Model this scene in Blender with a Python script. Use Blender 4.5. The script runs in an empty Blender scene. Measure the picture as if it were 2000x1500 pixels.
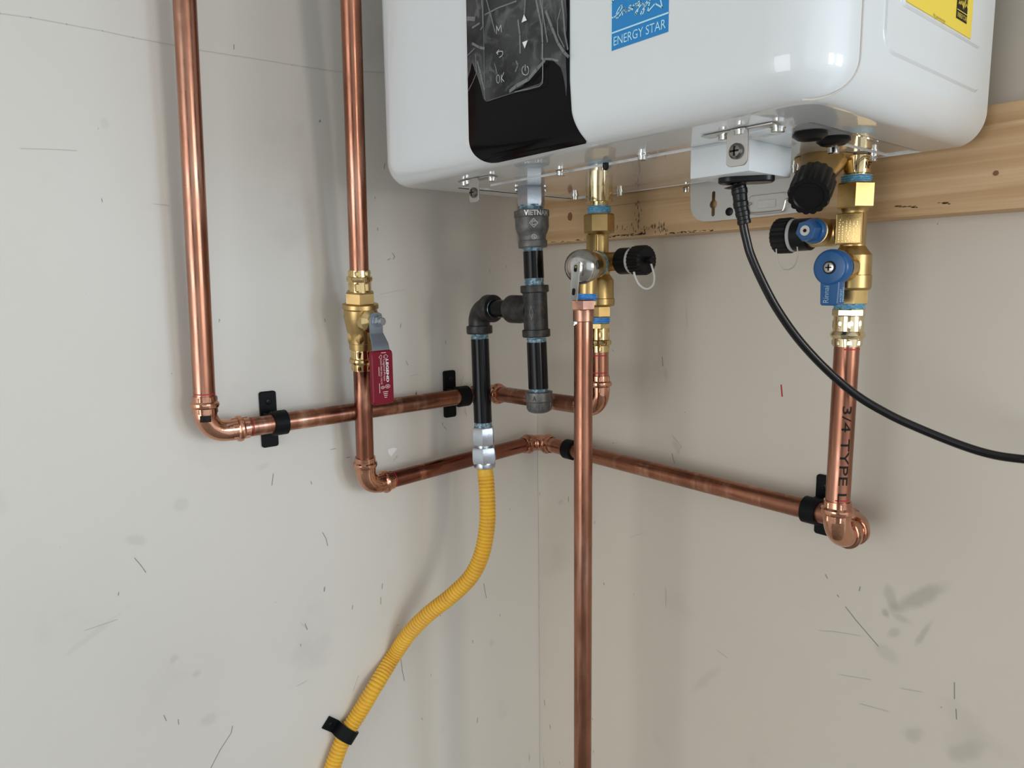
import bpy, bmesh, math, random
from mathutils import Vector, Matrix
random.seed(7)
V = Vector
PI = math.pi
SC = bpy.context.scene
COL = SC.collection

# ------------------------------------------------------------------ camera
FPX = 1400.0
CAM = V((0.843, -0.763, 1.4))
YAW, PITCH, ROLL = 0.8707, 0.13746, -0.01198
cy, sy, cp, sp = math.cos(YAW), math.sin(YAW), math.cos(PITCH), math.sin(PITCH)
FW = V((-sy*cp, cy*cp, -sp))
r0 = V((cy, sy, 0)); u0 = r0.cross(FW)
RT = r0*math.cos(ROLL) + u0*math.sin(ROLL)
UP = u0*math.cos(ROLL) - r0*math.sin(ROLL)
cd = bpy.data.cameras.new('camera'); cam = bpy.data.objects.new('camera', cd); COL.objects.link(cam)
cd.sensor_width = 36; cd.lens = FPX/2000*36; cd.clip_start = 0.02; cd.clip_end = 100
M = Matrix((RT, UP, -FW)).transposed().to_4x4(); M.translation = CAM
cam.matrix_world = M
SC.camera = cam
SC.view_settings.view_transform = 'Standard'
SC.view_settings.look = 'None'
SC.view_settings.exposure = -0.14
SC.view_settings.gamma = 1.0
SC.view_settings.use_curve_mapping = False

# ------------------------------------------------------------------ world, daylight and fill
W = bpy.data.worlds.new('world'); SC.world = W; W.use_nodes = True
W.node_tree.nodes['Background'].inputs[0].default_value = (0.88, 0.94, 1.0, 1)
W.node_tree.nodes['Background'].inputs[1].default_value = 1.05

def area(name, loc, target, sx, sz, power, col):
    l = bpy.data.lights.new(name, 'AREA'); l.shape = 'RECTANGLE'; l.size = sx; l.size_y = sz
    l.energy = power; l.color = col
    o = bpy.data.objects.new(name, l); COL.objects.link(o)
    o.location = loc
    o.rotation_euler = (V(target)-V(loc)).to_track_quat('-Z', 'Y').to_euler()
    return o
# daylight through the big garage opening past the end of the right wall, plus an added fill lamp before the back wall
area('daylight_door', (3.2, 0.50, 1.56), (0, -0.4, 1.45), 0.60, 0.85, 20, (0.66, 0.83, 1.0))
area('daylight_window', (3.3, -0.30, 1.56), (0, -0.2, 1.4), 0.42, 0.9, 16, (1.0, 0.93, 0.82))
area('room_fill', (0.80, -3.3, 1.15), (0.4, 0, 1.3), 1.5, 2.0, 34, (0.94, 0.97, 1.0))

# ------------------------------------------------------------------ pixel of the photo -> true place on a known plane
def ray(px, py): return FW + RT*((px-1000)/FPX) - UP*((py-750)/FPX)
def on(px, py, ax, val):
    d = ray(px, py); return CAM + d*((val-CAM[ax])/d[ax])
def at(px, py, dep): return CAM + ray(px, py)*dep
def proj(P):
    d = P-CAM; z = d.dot(FW); return (1000+FPX*d.dot(RT)/z, 750-FPX*d.dot(UP)/z, z)

class Axis:
    """straight centre line of a pipe or fitting; p(py) is its point seen in row py"""
    def __init__(s, A, B):
        s.A, s.B = V(A), V(B); s.d = (s.B-s.A).normalized()
    def p(s, q, k=1):
        # A + t*d seen at coordinate q
        L = s.B-s.A
        # solve linearly
        c = (q-1000)/FPX if k == 0 else -(q-750)/FPX
        ax = RT if k == 0 else UP
        a = (s.A-CAM); num = c*a.dot(FW)-a.dot(ax); den = L.dot(ax)-c*L.dot(FW)
        return s.A + L*(num/den)
    def r(s, P, hw, vert=True):
        x, y, z = proj(P)
        k = math.sqrt(1+((x-1000)/FPX)**2) if vert else math.sqrt(1+((y-750)/FPX)**2)
        return hw*z/FPX/k

# ------------------------------------------------------------------ materials
def mat(name, col, rough=0.5, metal=0.0, noise=None, bump=None, coat=0.0, spec=0.5, alpha=None, rvar=None, coords='Object'):
    m = bpy.data.materials.new(name); m.use_nodes = True
    nt = m.node_tree; b = nt.nodes['Principled BSDF']
    b.inputs['Base Color'].default_value = (*col, 1); b.inputs['Roughness'].default_value = rough
    b.inputs['Metallic'].default_value = metal; b.inputs['Coat Weight'].default_value = coat
    b.inputs['Coat Roughness'].default_value = 0.04
    b.inputs['Specular IOR Level'].default_value = spec
    tc = None
    if noise or bump or rvar:
        g = nt.nodes.new('ShaderNodeNewGeometry'); tc = g.outputs['Position']
    if noise:
        last = None
        for (c2, scale, stretch, lo, hi) in noise:
            mp = nt.nodes.new('ShaderNodeMapping'); mp.inputs['Scale'].default_value = stretch
            nt.links.new(tc, mp.inputs[0])
            n = nt.nodes.new('ShaderNodeTexNoise'); n.inputs['Scale'].default_value = scale; n.inputs['Detail'].default_value = 4
            nt.links.new(mp.outputs[0], n.inputs[0])
            cr = nt.nodes.new('ShaderNodeMapRange'); cr.inputs[1].default_value = lo; cr.inputs[2].default_value = hi
            nt.links.new(n.outputs[0], cr.inputs[0])
            mx = nt.nodes.new('ShaderNodeMix'); mx.data_type = 'RGBA'
            nt.links.new(cr.outputs[0], mx.inputs[0])
            if last: nt.links.new(last, mx.inputs[6])
            else: mx.inputs[6].default_value = (*col, 1)
            mx.inputs[7].default_value = (*c2, 1); last = mx.outputs[2]
        nt.links.new(last, b.inputs['Base Color'])
    if rvar:
        n = nt.nodes.new('ShaderNodeTexNoise'); n.inputs['Scale'].default_value = rvar[0]
        nt.links.new(tc, n.inputs[0])
        cr = nt.nodes.new('ShaderNodeMapRange'); cr.inputs[3].default_value = rvar[1]; cr.inputs[4].default_value = rvar[2]
        cr.inputs[1].default_value = 0.3; cr.inputs[2].default_value = 0.7
        nt.links.new(n.outputs[0], cr.inputs[0]); nt.links.new(cr.outputs[0], b.inputs['Roughness'])
    if bump:
        mp = nt.nodes.new('ShaderNodeMapping'); mp.inputs['Scale'].default_value = bump[3] if len(bump) > 3 else (1, 1, 1)
        nt.links.new(tc, mp.inputs[0])
        n = nt.nodes.new('ShaderNodeTexNoise'); n.inputs['Scale'].default_value = bump[0]; n.inputs['Detail'].default_value = 4
        nt.links.new(mp.outputs[0], n.inputs[0])
        bp = nt.nodes.new('ShaderNodeBump'); bp.inputs['Strength'].default_value = bump[1]; bp.inputs['Distance'].default_value = bump[2]
        nt.links.new(n.outputs[0], bp.inputs['Height']); nt.links.new(bp.outputs[0], b.inputs['Normal'])
    return m

COP = (0.40, 0.18, 0.115)
copper = mat('copper', COP, 0.22, 1, noise=[((0.15, 0.06, 0.037), 11, (1, 1, .6), 0.42, 0.70), ((0.66, 0.38, 0.28), 60, (1, 1, .08), 0.52, 0.75)], rvar=(40, .20, .36))
copper_dark = mat('copper_tarnished', (0.33, 0.13, 0.085), 0.25, 1, noise=[((0.13, 0.05, 0.035), 9, (1, 1, 1), 0.40, 0.68), ((0.70, 0.34, 0.23), 30, (1, 1, .3), 0.62, 0.72)], rvar=(40, .18, .34))
copper_fit = mat('copper_fitting', (0.66, 0.34, 0.225), 0.14, 1, noise=[((0.34, 0.14, 0.09), 30, (1, 1, 1), 0.45, 0.75)], bump=(160, .25, .0006))
copper_sold = mat('copper_soldered', (0.50, 0.27, 0.19), 0.33, 1, noise=[((0.30, 0.16, 0.12), 60, (1, 1, 1), 0.45, 0.6)])
brass = mat('brass_cast', (0.55, 0.38, 0.16), 0.34, 1, noise=[((0.40, 0.28, 0.12), 40, (1, 1, 1), 0.45, 0.75)], bump=(900, .25, .0003))
brass_shiny = mat('brass_polished', (0.72, 0.55, 0.27), 0.13, 1, noise=[((0.56, 0.40, 0.17), 60, (1, 1, 1), 0.5, 0.75)])
brass_mirror = mat('brass_bright_turned', (0.80, 0.62, 0.34), 0.07, 1)
brass_pale = mat('brass_pale', (0.83, 0.70, 0.44), 0.14, 1)
iron = mat('black_iron', (0.020, 0.019, 0.019), 0.42, 0.25, noise=[((0.05, 0.047, 0.045), 120, (1, 1, 1), 0.45, 0.7)], bump=(700, .4, .0005))
iron_grey = mat('grey_iron', (0.10, 0.10, 0.095), 0.42, 0.45, noise=[((0.17, 0.165, 0.155), 120, (1, 1, 1), 0.45, 0.7)], bump=(700, .45, .0005))
blackpipe = mat('black_lacquered_pipe', (0.004, 0.004, 0.005), 0.20, 0.0, spec=.22)
thread = mat('thread_with_sealant', (0.13, 0.22, 0.28), 0.3, 0.5, noise=[((0.40, 0.58, 0.66), 260, (1, 1, 1), 0.45, 0.6)])
tape = mat('blue_thread_sealant', (0.11, 0.36, 0.54), 0.45, 0.0, noise=[((0.36, 0.62, 0.76), 300, (1, 1, 3), 0.5, 0.65)], bump=(700, .6, .0006))
tape_bright = mat('bright_blue_thread_sealant', (0.05, 0.30, 0.75), 0.4, 0.0, noise=[((0.16, 0.48, 0.86), 300, (1, 1, 3), 0.5, 0.65)], bump=(700, .6, .0006))
zinc = mat('zinc_plated_steel', (0.48, 0.53, 0.58), 0.26, 1, noise=[((0.48, 0.53, 0.58), 200, (1, 1, 1), 0.5, 0.7)], bump=(500, .25, .0004))
chrome = mat('polished_steel', (0.78, 0.78, 0.76), 0.10, 1)
steel = mat('brushed_steel', (0.55, 0.54, 0.52), 0.28, 1, bump=(60, .2, .0004, (1, 1, 12)))
dome_m = mat('domed_stainless', (0.56, 0.54, 0.51), 0.19, 1)
lever_m = mat('pressed_steel_strip', (0.50, 0.49, 0.45), 0.42, .8)
steel_dark = mat('dark_screw_steel', (0.22, 0.21, 0.20), 0.25, 1)
galv = mat('galvanised_lever', (0.22, 0.25, 0.28), 0.42, 0.7, noise=[((0.26, 0.30, 0.34), 60, (1, 1, 1), 0.45, 0.7)])
white = mat('white_enamel', (0.76, 0.80, 0.82), 0.30, 0, coat=1.0)
whiteplate = mat('white_powder_sheet', (0.78, 0.80, 0.81), 0.07, 0, coat=1.0)
bracket_m = mat('pale_grey_sheet', (0.62, 0.61, 0.58), 0.28, 0.15)
seam_m = mat('seam_shadow_gap', (0.42, 0.40, 0.38), 0.5)
blackgloss = mat('black_gloss_panel', (0.004, 0.004, 0.005), 0.10, 0, spec=.10)
blackpl = mat('black_plastic', (0.005, 0.005, 0.006), 0.38, spec=.25)
blackrub = mat('black_rubber', (0.006, 0.006, 0.007), 0.30, spec=.35)
cordm = mat('black_cord_jacket', (0.004, 0.004, 0.005), 0.16, spec=.45)
clip_m = mat('black_clip_plastic', (0.006, 0.007, 0.008), 0.5, spec=.12)
bluepl = mat('blue_plastic', (0.012, 0.095, 0.27), 0.30, coat=.15)
redgrip = mat('red_vinyl_grip', (0.20, 0.006, 0.020), 0.42, spec=.3)
yellow = mat('yellow_hose_jacket', (0.80, 0.46, 0.035), 0.42, noise=[((0.70, 0.38, 0.05), 60, (1, 1, 1), 0.4, 0.7)])
whiteprint = mat('white_print', (0.85, 0.87, 0.88), 0.5)
greyprint = mat('grey_print', (0.33, 0.50, 0.62), 0.5)
pinkprint = mat('pale_pink_print', (0.80, 0.62, 0.62), 0.5)
dispprint = mat('display_print', (0.60, 0.62, 0.60), 0.5)
blackprint = mat('black_print', (0.015, 0.012, 0.010), 0.5, spec=.15)
cyanprint = mat('pale_blue_print', (0.50, 0.82, 0.95), 0.45)
labelblue = mat('label_blue', (0.012, 0.24, 0.60), 0.32)
labelyel = mat('label_yellow', (0.88, 0.66, 0.06), 0.4)
redmark = mat('red_marker', (0.45, 0.01, 0.03), 0.5)
pencil = mat('pencil_grey', (0.24, 0.23, 0.21), 0.8)
scuff_pale = mat('faint_scuff', (0.53, 0.51, 0.46), 0.8)
patch_m = mat('white_filler', (0.88, 0.87, 0.85), 0.7)
crease_m = mat('wall_seam_line', (0.57, 0.55, 0.51), 0.8)
knot_m = mat('wood_knot', (0.24, 0.10, 0.04), 0.7)
stainwood = mat('wood_black_stain', (0.13, 0.085, 0.05), 0.8)
nylon = mat('clear_nylon', (0.80, 0.80, 0.78), 0.3)
nylon.node_tree.nodes['Principled BSDF'].inputs['Transmission Weight'].default_value = 0.35
concrete = mat('grey_concrete', (0.30, 0.285, 0.26), 0.8, noise=[((0.22, 0.21, 0.19), 3, (1, 1, 1), 0.4, 0.6)])
ceil_m = mat('ceiling_paint', (0.62, 0.61, 0.58), 0.8)
far_m = mat('far_wall_paint', (0.42, 0.40, 0.37), 0.8)

def wall_mat(name, base, blobs):
    """painted plywood wall: faint mottling, specks, and soft smudges (world positions)"""
    m = mat(name, base, 0.42, 0, noise=[(tuple(c*0.93 for c in base), 2.2, (1, 1, 1), 0.40, 0.70),
                                        (tuple(c*0.86 for c in base), 9, (1, 1, 1), 0.62, 0.80),
                                        ((0.26, 0.25, 0.22), 120, (1, 1, .45), 0.745, 0.765)],
            bump=(120, .05, .001))
    nt = m.node_tree; b = nt.nodes['Principled BSDF']
    src = b.inputs['Base Color'].links[0].from_socket
    g = nt.nodes.new('ShaderNodeNewGeometry')
    nz = nt.nodes.new('ShaderNodeTexNoise'); nz.inputs['Scale'].default_value = 45; nz.inputs['Detail'].default_value = 4
    nt.links.new(g.outputs['Position'], nz.inputs[0])
    for (P, ang, a, bb, col, amt, nrm) in blobs:
        # rotated ellipse in the wall plane
        mp = nt.nodes.new('ShaderNodeMapping'); mp.vector_type = 'TEXTURE'
        mp.inputs['Location'].default_value = P
        mp.inputs['Rotation'].default_value = (ang, 0, 0) if nrm == 0 else (0, ang, 0)
        mp.inputs['Scale'].default_value = (10, a, bb) if nrm == 0 else (a, 10, bb)
        nt.links.new(g.outputs['Position'], mp.inputs[0])
        ln = nt.nodes.new('ShaderNodeVectorMath'); ln.operation = 'LENGTH'; nt.links.new(mp.outputs[0], ln.inputs[0])
        ad = nt.nodes.new('ShaderNodeMath'); ad.operation = 'MULTIPLY_ADD'
        nt.links.new(nz.outputs[0], ad.inputs[0]); ad.inputs[1].default_value = 1.2
        nt.links.new(ln.outputs['Value'], ad.inputs[2])
        mr = nt.nodes.new('ShaderNodeMapRange'); mr.interpolation_type = 'SMOOTHSTEP'
        mr.inputs[1].default_value = 0.9; mr.inputs[2].default_value = 1.6
        mr.inputs[3].default_value = amt*(.5 if nrm == 0 else .62); mr.inputs[4].default_value = 0
        nt.links.new(ad.outputs[0], mr.inputs[0])
        mx = nt.nodes.new('ShaderNodeMix'); mx.data_type = 'RGBA'
        nt.links.new(mr.outputs[0], mx.inputs[0]); nt.links.new(src, mx.inputs[6]); mx.inputs[7].default_value = (*col, 1)
        src = mx.outputs[2]
    nt.links.new(src, b.inputs['Base Color'])
    return m
SM = (0.30, 0.29, 0.24)
def blob(px, py, ax, ang, a, b, amt, col=SM): return (tuple(on(px, py, ax, 0.0)), ang, a, b, col, amt, ax)
wallL = wall_mat('painted_wall_left', (0.69, 0.66, 0.605), [
    blob(355, 985, 0, 0.4, .012, .010, .30), blob(265, 1055, 0, -.5, .016, .008, .35), blob(340, 1287, 0, .6, .008, .006, .4),
    blob(405, 1405, 0, .2, .014, .010, .35), blob(384, 1316, 0, .2, .008, .006, .4), blob(205, 240, 0, 0, .006, .008, .25),
    blob(960, 1255, 0, 0, .008, .008, .35), blob(180, 1240, 0, .5, .05, .004, .2), blob(515, 910, 0, .3, .012, .006, .25)])
wallR = wall_mat('painted_wall_right', (0.66, 0.60, 0.515), [  # same paint as the left wall, base toned darker for its weaker light
    blob(1790, 1170, 1, -.75, .045, .011, .75), blob(1740, 1165, 1, 1.2, .020, .008, .55), blob(1729, 1198, 1, .9, .007, .0055, .85),
    blob(1760, 1208, 1, .1, .014, .006, .5), blob(1746, 1237, 1, -.8, .010, .006, .5), blob(1805, 1235, 1, -1.15, .022, .004, .6),
    blob(1784, 1434, 1, -.8, .014, .010, .45), blob(1885, 1465, 1, -.8, .030, .012, .45), blob(1375, 1330, 1, -.9, .045, .008, .22),
    blob(1320, 870, 1, 1.0, .014, .006, .4), blob(1160, 890, 1, 0, .010, .010, .3), blob(1730, 1275, 1, .4, .02, .01, .3),
    blob(1095, 980, 1, -.5, .010, .004, .35), blob(1300, 730, 1, 1.4, .012, .005, .3)])

wood = mat('pine_board', (0.62, 0.41, 0.22), 0.62, noise=[((0.46, 0.27, 0.12), 5.5, (.35, 1, 9), 0.42, 0.68), ((0.70, 0.50, 0.29), 22, (.15, 1, 6), 0.5, 0.7), ((0.30, 0.18, 0.09), 40, (.08, 1, 5), 0.66, 0.78)], bump=(90, .15, .0008, (.1, 1, 4)))

def film_mat():
    m = bpy.data.materials.new('protective_film'); m.use_nodes = True; nt = m.node_tree
    b = nt.nodes['Principled BSDF']
    b.inputs['Base Color'].default_value = (.55, .57, .57, 1); b.inputs['Roughness'].default_value = .12
    g = nt.nodes.new('ShaderNodeNewGeometry')
    n1 = nt.nodes.new('ShaderNodeTexNoise'); n1.inputs['Scale'].default_value = 55; n1.inputs['Detail'].default_value = 5; n1.inputs['Distortion'].default_value = 1.4
    n2 = nt.nodes.new('ShaderNodeTexNoise'); n2.inputs['Scale'].default_value = 14; n2.inputs['Detail'].default_value = 1
    nt.links.new(g.outputs['Position'], n1.inputs[0]); nt.links.new(g.outputs['Position'], n2.inputs[0])
    a1 = nt.nodes.new('ShaderNodeMapRange'); a1.inputs[1].default_value = .50; a1.inputs[2].default_value = .72; a1.inputs[3].default_value = .05; a1.inputs[4].default_value = .20
    a2 = nt.nodes.new('ShaderNodeMapRange'); a2.inputs[1].default_value = .35; a2.inputs[2].default_value = .7; a2.inputs[3].default_value = .0; a2.inputs[4].default_value = .16
    nt.links.new(n1.outputs[0], a1.inputs[0]); nt.links.new(n2.outputs[0], a2.inputs[0])
    ad = nt.nodes.new('ShaderNodeMath'); nt.links.new(a1.outputs[0], ad.inputs[0]); nt.links.new(a2.outputs[0], ad.inputs[1])
    nt.links.new(ad.outputs[0], b.inputs['Alpha'])  # mottled opacity paints in the panel's blurred reflections along with the film's bubbles
    bp = nt.nodes.new('ShaderNodeBump'); bp.inputs['Strength'].default_value = .5; bp.inputs['Distance'].default_value = .003
    nt.links.new(n2.outputs[0], bp.inputs['Height']); nt.links.new(bp.outputs[0], b.inputs['Normal'])
    return m
film = film_mat()
wrinkle = mat('film_crease', (0.42, 0.45, 0.45), 0.2)
wrinkle.node_tree.nodes['Principled BSDF'].inputs['Alpha'].default_value = .38

# ------------------------------------------------------------------ geometry helpers
def frame(d):
    d = d.normalized()
    a = V((0, 0, 1)) if abs(d.z) < 0.9 else V((1, 0, 0))
    u = a.cross(d).normalized(); v = d.cross(u).normalized()
    return u, v
def ring(bm, c, u, v, r, n, ph=0.0):
    return [bm.verts.new(c + (u*math.cos(ph+2*PI*i/n) + v*math.sin(ph+2*PI*i/n))*r) for i in range(n)]
def bridge(bm, a, b):
    n = len(a)
    for i in range(n):
        bm.faces.new((a[i], a[(i+1) % n], b[(i+1) % n], b[i]))
def solid(bm, pts, n=32, ph=0.0, cap=True):
    """body of revolution or prism: pts = [(centre, radius)...] along a straight line"""
    d = pts[-1][0]-pts[0][0]
    u, v = frame(d); last = None; first = None
    for c, r in pts:
        k = ring(bm, c, u, v, max(r, 1e-5), n, ph)
        if last: bridge(bm, last, k)
        else: first = k
        last = k
    if cap:
        bm.faces.new(first[::-1]); bm.faces.new(last)
def hexa(bm, A, B, r, ph=0.0, n=6, ch=.10):
    L = (B-A).length; d = (B-A).normalized()
    c = min(r*ch, L*.3)
    solid(bm, [(A, r*.93), (A+d*c, r), (B-d*c, r), (B, r*.93)], n, ph)
def sweep(bm, pts, rad, n=20, cap=True, ph=0.0):
    N = len(pts); last = None; u = None; first = None
    for i in range(N):
        if i == 0: t = pts[1]-pts[0]
        elif i == N-1: t = pts[-1]-pts[-2]
        else: t = (pts[i+1]-pts[i]).normalized() + (pts[i]-pts[i-1]).normalized()
        if t.length < 1e-9: t = V((0, 0, 1))
        t.normalize()
        if u is None: u, v = frame(t)
        else:
            u = (u - t*u.dot(t)).normalized(); v = t.cross(u).normalized()
        r = rad[i] if isinstance(rad, (list, tuple)) else rad
        k = ring(bm, pts[i], u, v, r, n, ph)
        if last: bridge(bm, last, k)
        else: first = k
        last = k
    if cap:
        bm.faces.new(first[::-1]); bm.faces.new(last)
def catmull(P, m=10):
    Q = [P[0]*2-P[1]] + list(P) + [P[-1]*2-P[-2]]; out = []
    for i in range(1, len(Q)-2):
        for j in range(m):
            t = j/m; a, b, c, d = Q[i-1], Q[i], Q[i+1], Q[i+2]
            out.append(.5*((2*b)+(c-a)*t+(2*a-5*b+4*c-d)*t*t+(3*b-a-3*c+d)*t**3))
    out.append(P[-1].copy()); return out
def boxf(bm, O, X, Y, Z, lo, hi, bev=0.0):
    """box in the frame O, X, Y, Z with bevelled edges"""
    vs = []
    for k in (lo[2], hi[2]):
        for j in (lo[1], hi[1]):
            for i in (lo[0], hi[0]):
                vs.append(bm.verts.new(O+X*i+Y*j+Z*k))
    F = [(0, 2, 3, 1), (4, 5, 7, 6), (0, 1, 5, 4), (2, 6, 7, 3), (0, 4, 6, 2), (1, 3, 7, 5)]
    fs = [bm.faces.new([vs[i] for i in f]) for f in F]
    if bev > 0:
        es = list({e for f in fs for e in f.edges})
        bmesh.ops.bevel(bm, geom=es, offset=bev, segments=2, affect='EDGES', profile=.6)
def rrect(w, h, r, n=6):
    out = []
    for cx, cyy, a0 in ((w/2-r, h/2-r, 0), (-w/2+r, h/2-r, PI/2), (-w/2+r, -h/2+r, PI), (w/2-r, -h/2+r, 1.5*PI)):
        for i in range(n+1):
            a = a0+PI/2*i/n; out.append((cx+r*math.cos(a), cyy+r*math.sin(a)))
    return out
def prism(bm, outline, O, X, Y, Z, z0, z1, bev=0.0):
    """extruded outline with optional chamfer on the z1 side"""
    n = len(outline)
    lv = [(z0, 0.0)] + ([(z1-bev*(1 if z1 > z0 else -1), 0.0), (z1, bev)] if bev else [(z1, 0.0)])
    cxx = sum(p[0] for p in outline)/n; cyy = sum(p[1] for p in outline)/n
    rings = []
    for z, ins in lv:
        vs = []
        for i, (x, y) in enumerate(outline):
            if ins:
                d = math.hypot(x-cxx, y-cyy); k = max(0, 1-ins*1.3/d) if d > 0 else 1
                x, y = cxx+(x-cxx)*k, cyy+(y-cyy)*k
            vs.append(bm.verts.new(O+X*x+Y*y+Z*z))
        rings.append(vs)
    for a, b in zip(rings, rings[1:]): bridge(bm, a, b)
    bm.faces.new(rings[0][::-1]); bm.faces.new(rings[-1])

def mesh_obj(name, bm, m, parent=None, sharp=35, recalc=True):
    if recalc: bmesh.ops.recalc_face_normals(bm, faces=bm.faces)
    for f in bm.faces: f.smooth = True
    for e in bm.edges:
        if len(e.link_faces) == 2:
            e.smooth = e.calc_face_angle(0) < math.radians(sharp)
    me = bpy.data.meshes.new(name); bm.to_mesh(me); bm.free()
    me.materials.append(m)
    o = bpy.data.objects.new(name, me); COL.objects.link(o)
    if parent:
        o.parent = parent
        root = parent
        loc = V((0, 0, 0))
        while root: loc = loc + root.location; root = root.parent
        me.transform(Matrix.Translation(-loc))
    return o
def tag(o, label, cat, group=None):
    o['label'] = label; o['category'] = cat
    if group: o['group'] = group
    return o
def thing(name, label, cat, loc, group=None):
    o = bpy.data.objects.new(name, None); COL.objects.link(o); o.location = loc
    o.empty_display_size = .02
    return tag(o, label, cat, group)
def NB(): return bmesh.new()

def strokes(bm, polys, w, normal, z=0.0):
    """flat ribbons along polylines lying in a plane with the given normal"""
    for P in polys:
        for a, b in zip(P, P[1:]):
            t = (b-a)
            if t.length < 1e-7: continue
            t.normalize(); s = normal.cross(t).normalized()*w/2; e = t*w*.3
            vs = [bm.verts.new(p+normal*z) for p in (a-s-e, b-s+e, b+s+e, a+s-e)]
            bm.faces.new(vs)
def text_pts(body, shear=0.0, bold=0.0):
    cu = bpy.data.curves.new('t', 'FONT'); cu.body = body; cu.size = 1; cu.shear = shear; cu.offset = bold
    cu.resolution_u = 3
    o = bpy.data.objects.new('t', cu); COL.objects.link(o)
    dg = bpy.context.evaluated_depsgraph_get(); dg.update()
    me = bpy.data.meshes.new_from_object(o.evaluated_get(dg))
    vs = [(v.co.x, v.co.y) for v in me.vertices]; fs = [tuple(p.vertices) for p in me.polygons]
    bpy.data.objects.remove(o); bpy.data.curves.remove(cu); bpy.data.meshes.remove(me)
    xs = [v[0] for v in vs]; ys = [v[1] for v in vs]
    return vs, fs, min(xs), max(xs), min(ys), max(ys)
def text(name, body, fn, m, parent, shear=0.0, bold=0.0, curved=None):
    """fn maps (u, v) in 0..1 over the text's box to a point"""
    vs, fs, x0, x1, y0, y1 = text_pts(body, shear, bold)
    bm = NB(); bv = [bm.verts.new(((x-x0)/(x1-x0), (y-y0)/(y1-y0), 0)) for x, y in vs]
    for f in fs:
        try: bm.faces.new([bv[i] for i in f])
        except ValueError: pass
    if curved:
        bmesh.ops.triangulate(bm, faces=bm.faces)
        for _ in range(3):
            es = [e for e in bm.edges if abs(e.verts[0].co.y-e.verts[1].co.y)*curved[1] + abs(e.verts[0].co.x-e.verts[1].co.x)*curved[0] > .22]
            if es: bmesh.ops.subdivide_edges(bm, edges=es, cuts=1); bmesh.ops.triangulate(bm, faces=bm.faces)
    for v in bm.verts: v.co = fn(v.co.x, v.co.y)
    return mesh_obj(name, bm, m, parent, recalc=False)
def quad_fn(P00, P10, P01):
    return lambda u, v: P00+(P10-P00)*u+(P01-P00)*v

# ------------------------------------------------------------------ the room
def slab(name, lo, hi, m, label=None):
    bm = NB(); boxf(bm, V((0, 0, 0)), V((1, 0, 0)), V((0, 1, 0)), V((0, 0, 1)), lo, hi)
    o = mesh_obj(name, bm, m); o['kind'] = 'structure'
    if label: o['label'] = label
    return o
X_, Y_, Z_ = V((1, 0, 0)), V((0, 1, 0)), V((0, 0, 1))
wl = slab('wall_left', (-.12, -3.6, 0), (0, .12, 2.6), wallL, 'off-white painted panel wall on the left with a faint seam and scuffs')
wr = slab('wall_right', (0.0005, 0, 0), (1.0, .12, 2.6), wallR, 'off-white wall on the right behind the water heater, shade toned into its colour')
slab('floor', (-.12, -3.6, -.1), (3.7, .12, 0), concrete, 'grey concrete floor')
slab('ceiling', (-.12, -3.6, 2.6), (3.7, .12, 2.7), ceil_m, 'painted ceiling')
slab('wall_back', (-.12, -3.72, 0), (3.7, -3.6, 2.6), far_m, 'back wall behind the viewer')

# marks on the walls
def ribbon_on_wall(name, ax, polys, w, m, parent, off=.0004, closed=False):
    bm = NB(); nrm = X_ if ax == 0 else -Y_
    sgn = 1 if ax == 0 else -1
    P = [[on(x, y, ax, sgn*off) for x, y in p] for p in polys]
    strokes(bm, P, w*.72, nrm)
    o = mesh_obj(name, bm, m, parent, recalc=False)
    if len(polys) > 1: o['kind'] = 'stuff'
    return o
ribbon_on_wall('panel_seam', 0, [[(-40, 18), (0, 26), (60, 34), (130, 47), (200, 60), (260, 73), (340, 88), (391, 98), (520, 118), (600, 131), (661, 140), (700, 138), (752, 142), (800, 148)]], .0011, crease_m, wl)
ribbon_on_wall('pencil_mark', 0, [[(534, 925), (531, 948)], [(607, 940), (609, 946)], [(596, 1218), (600, 1230)], [(588, 1258), (587, 1262)],
    [(263, 1090), (275, 1104), (285, 1118)], [(454, 1418), (452, 1431)], [(452, 1431), (430, 1465), (412, 1500)], [(232, 1157), (231, 1163)], [(348, 1405), (349, 1415)], [(320, 1397), (325, 1408)],
    [(689, 1182), (688, 1190)], [(747, 1140), (746, 1150)], [(744, 1167), (744, 1180)], [(766, 494), (771, 501), (768, 506)], [(757, 508), (762, 505)],
    [(783, 632), (782, 640)], [(793, 705), (797, 713)], [(634, 622), (635, 628)], [(921, 710), (924, 716)], [(988, 518), (989, 523)], [(956, 527), (957, 532)],
    [(867, 833), (872, 838)], [(864, 826), (865, 831)], [(824, 1402), (825, 1406)], [(933, 1402), (932, 1412)], [(976, 1199), (977, 1204)],
    [(782, 1278), (786, 1310), (790, 1330)], [(923, 1250), (924, 1256)], [(752, 318), (750, 330)], [(457, 87), (457, 96)], [(630, 1040), (637, 1052), (640, 1066)],
    [(1034, 1474), (1034, 1486)], [(945, 1140), (950, 1168)], [(842, 1317), (842, 1320)], [(778, 1220), (777, 1222)], [(646, 878), (656, 876)], [(676, 894), (683, 893)],
    [(737, 445), (738, 450)], [(732, 384), (733, 388)], [(870, 665), (871, 672)]], .0009, pencil, wl)
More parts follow.
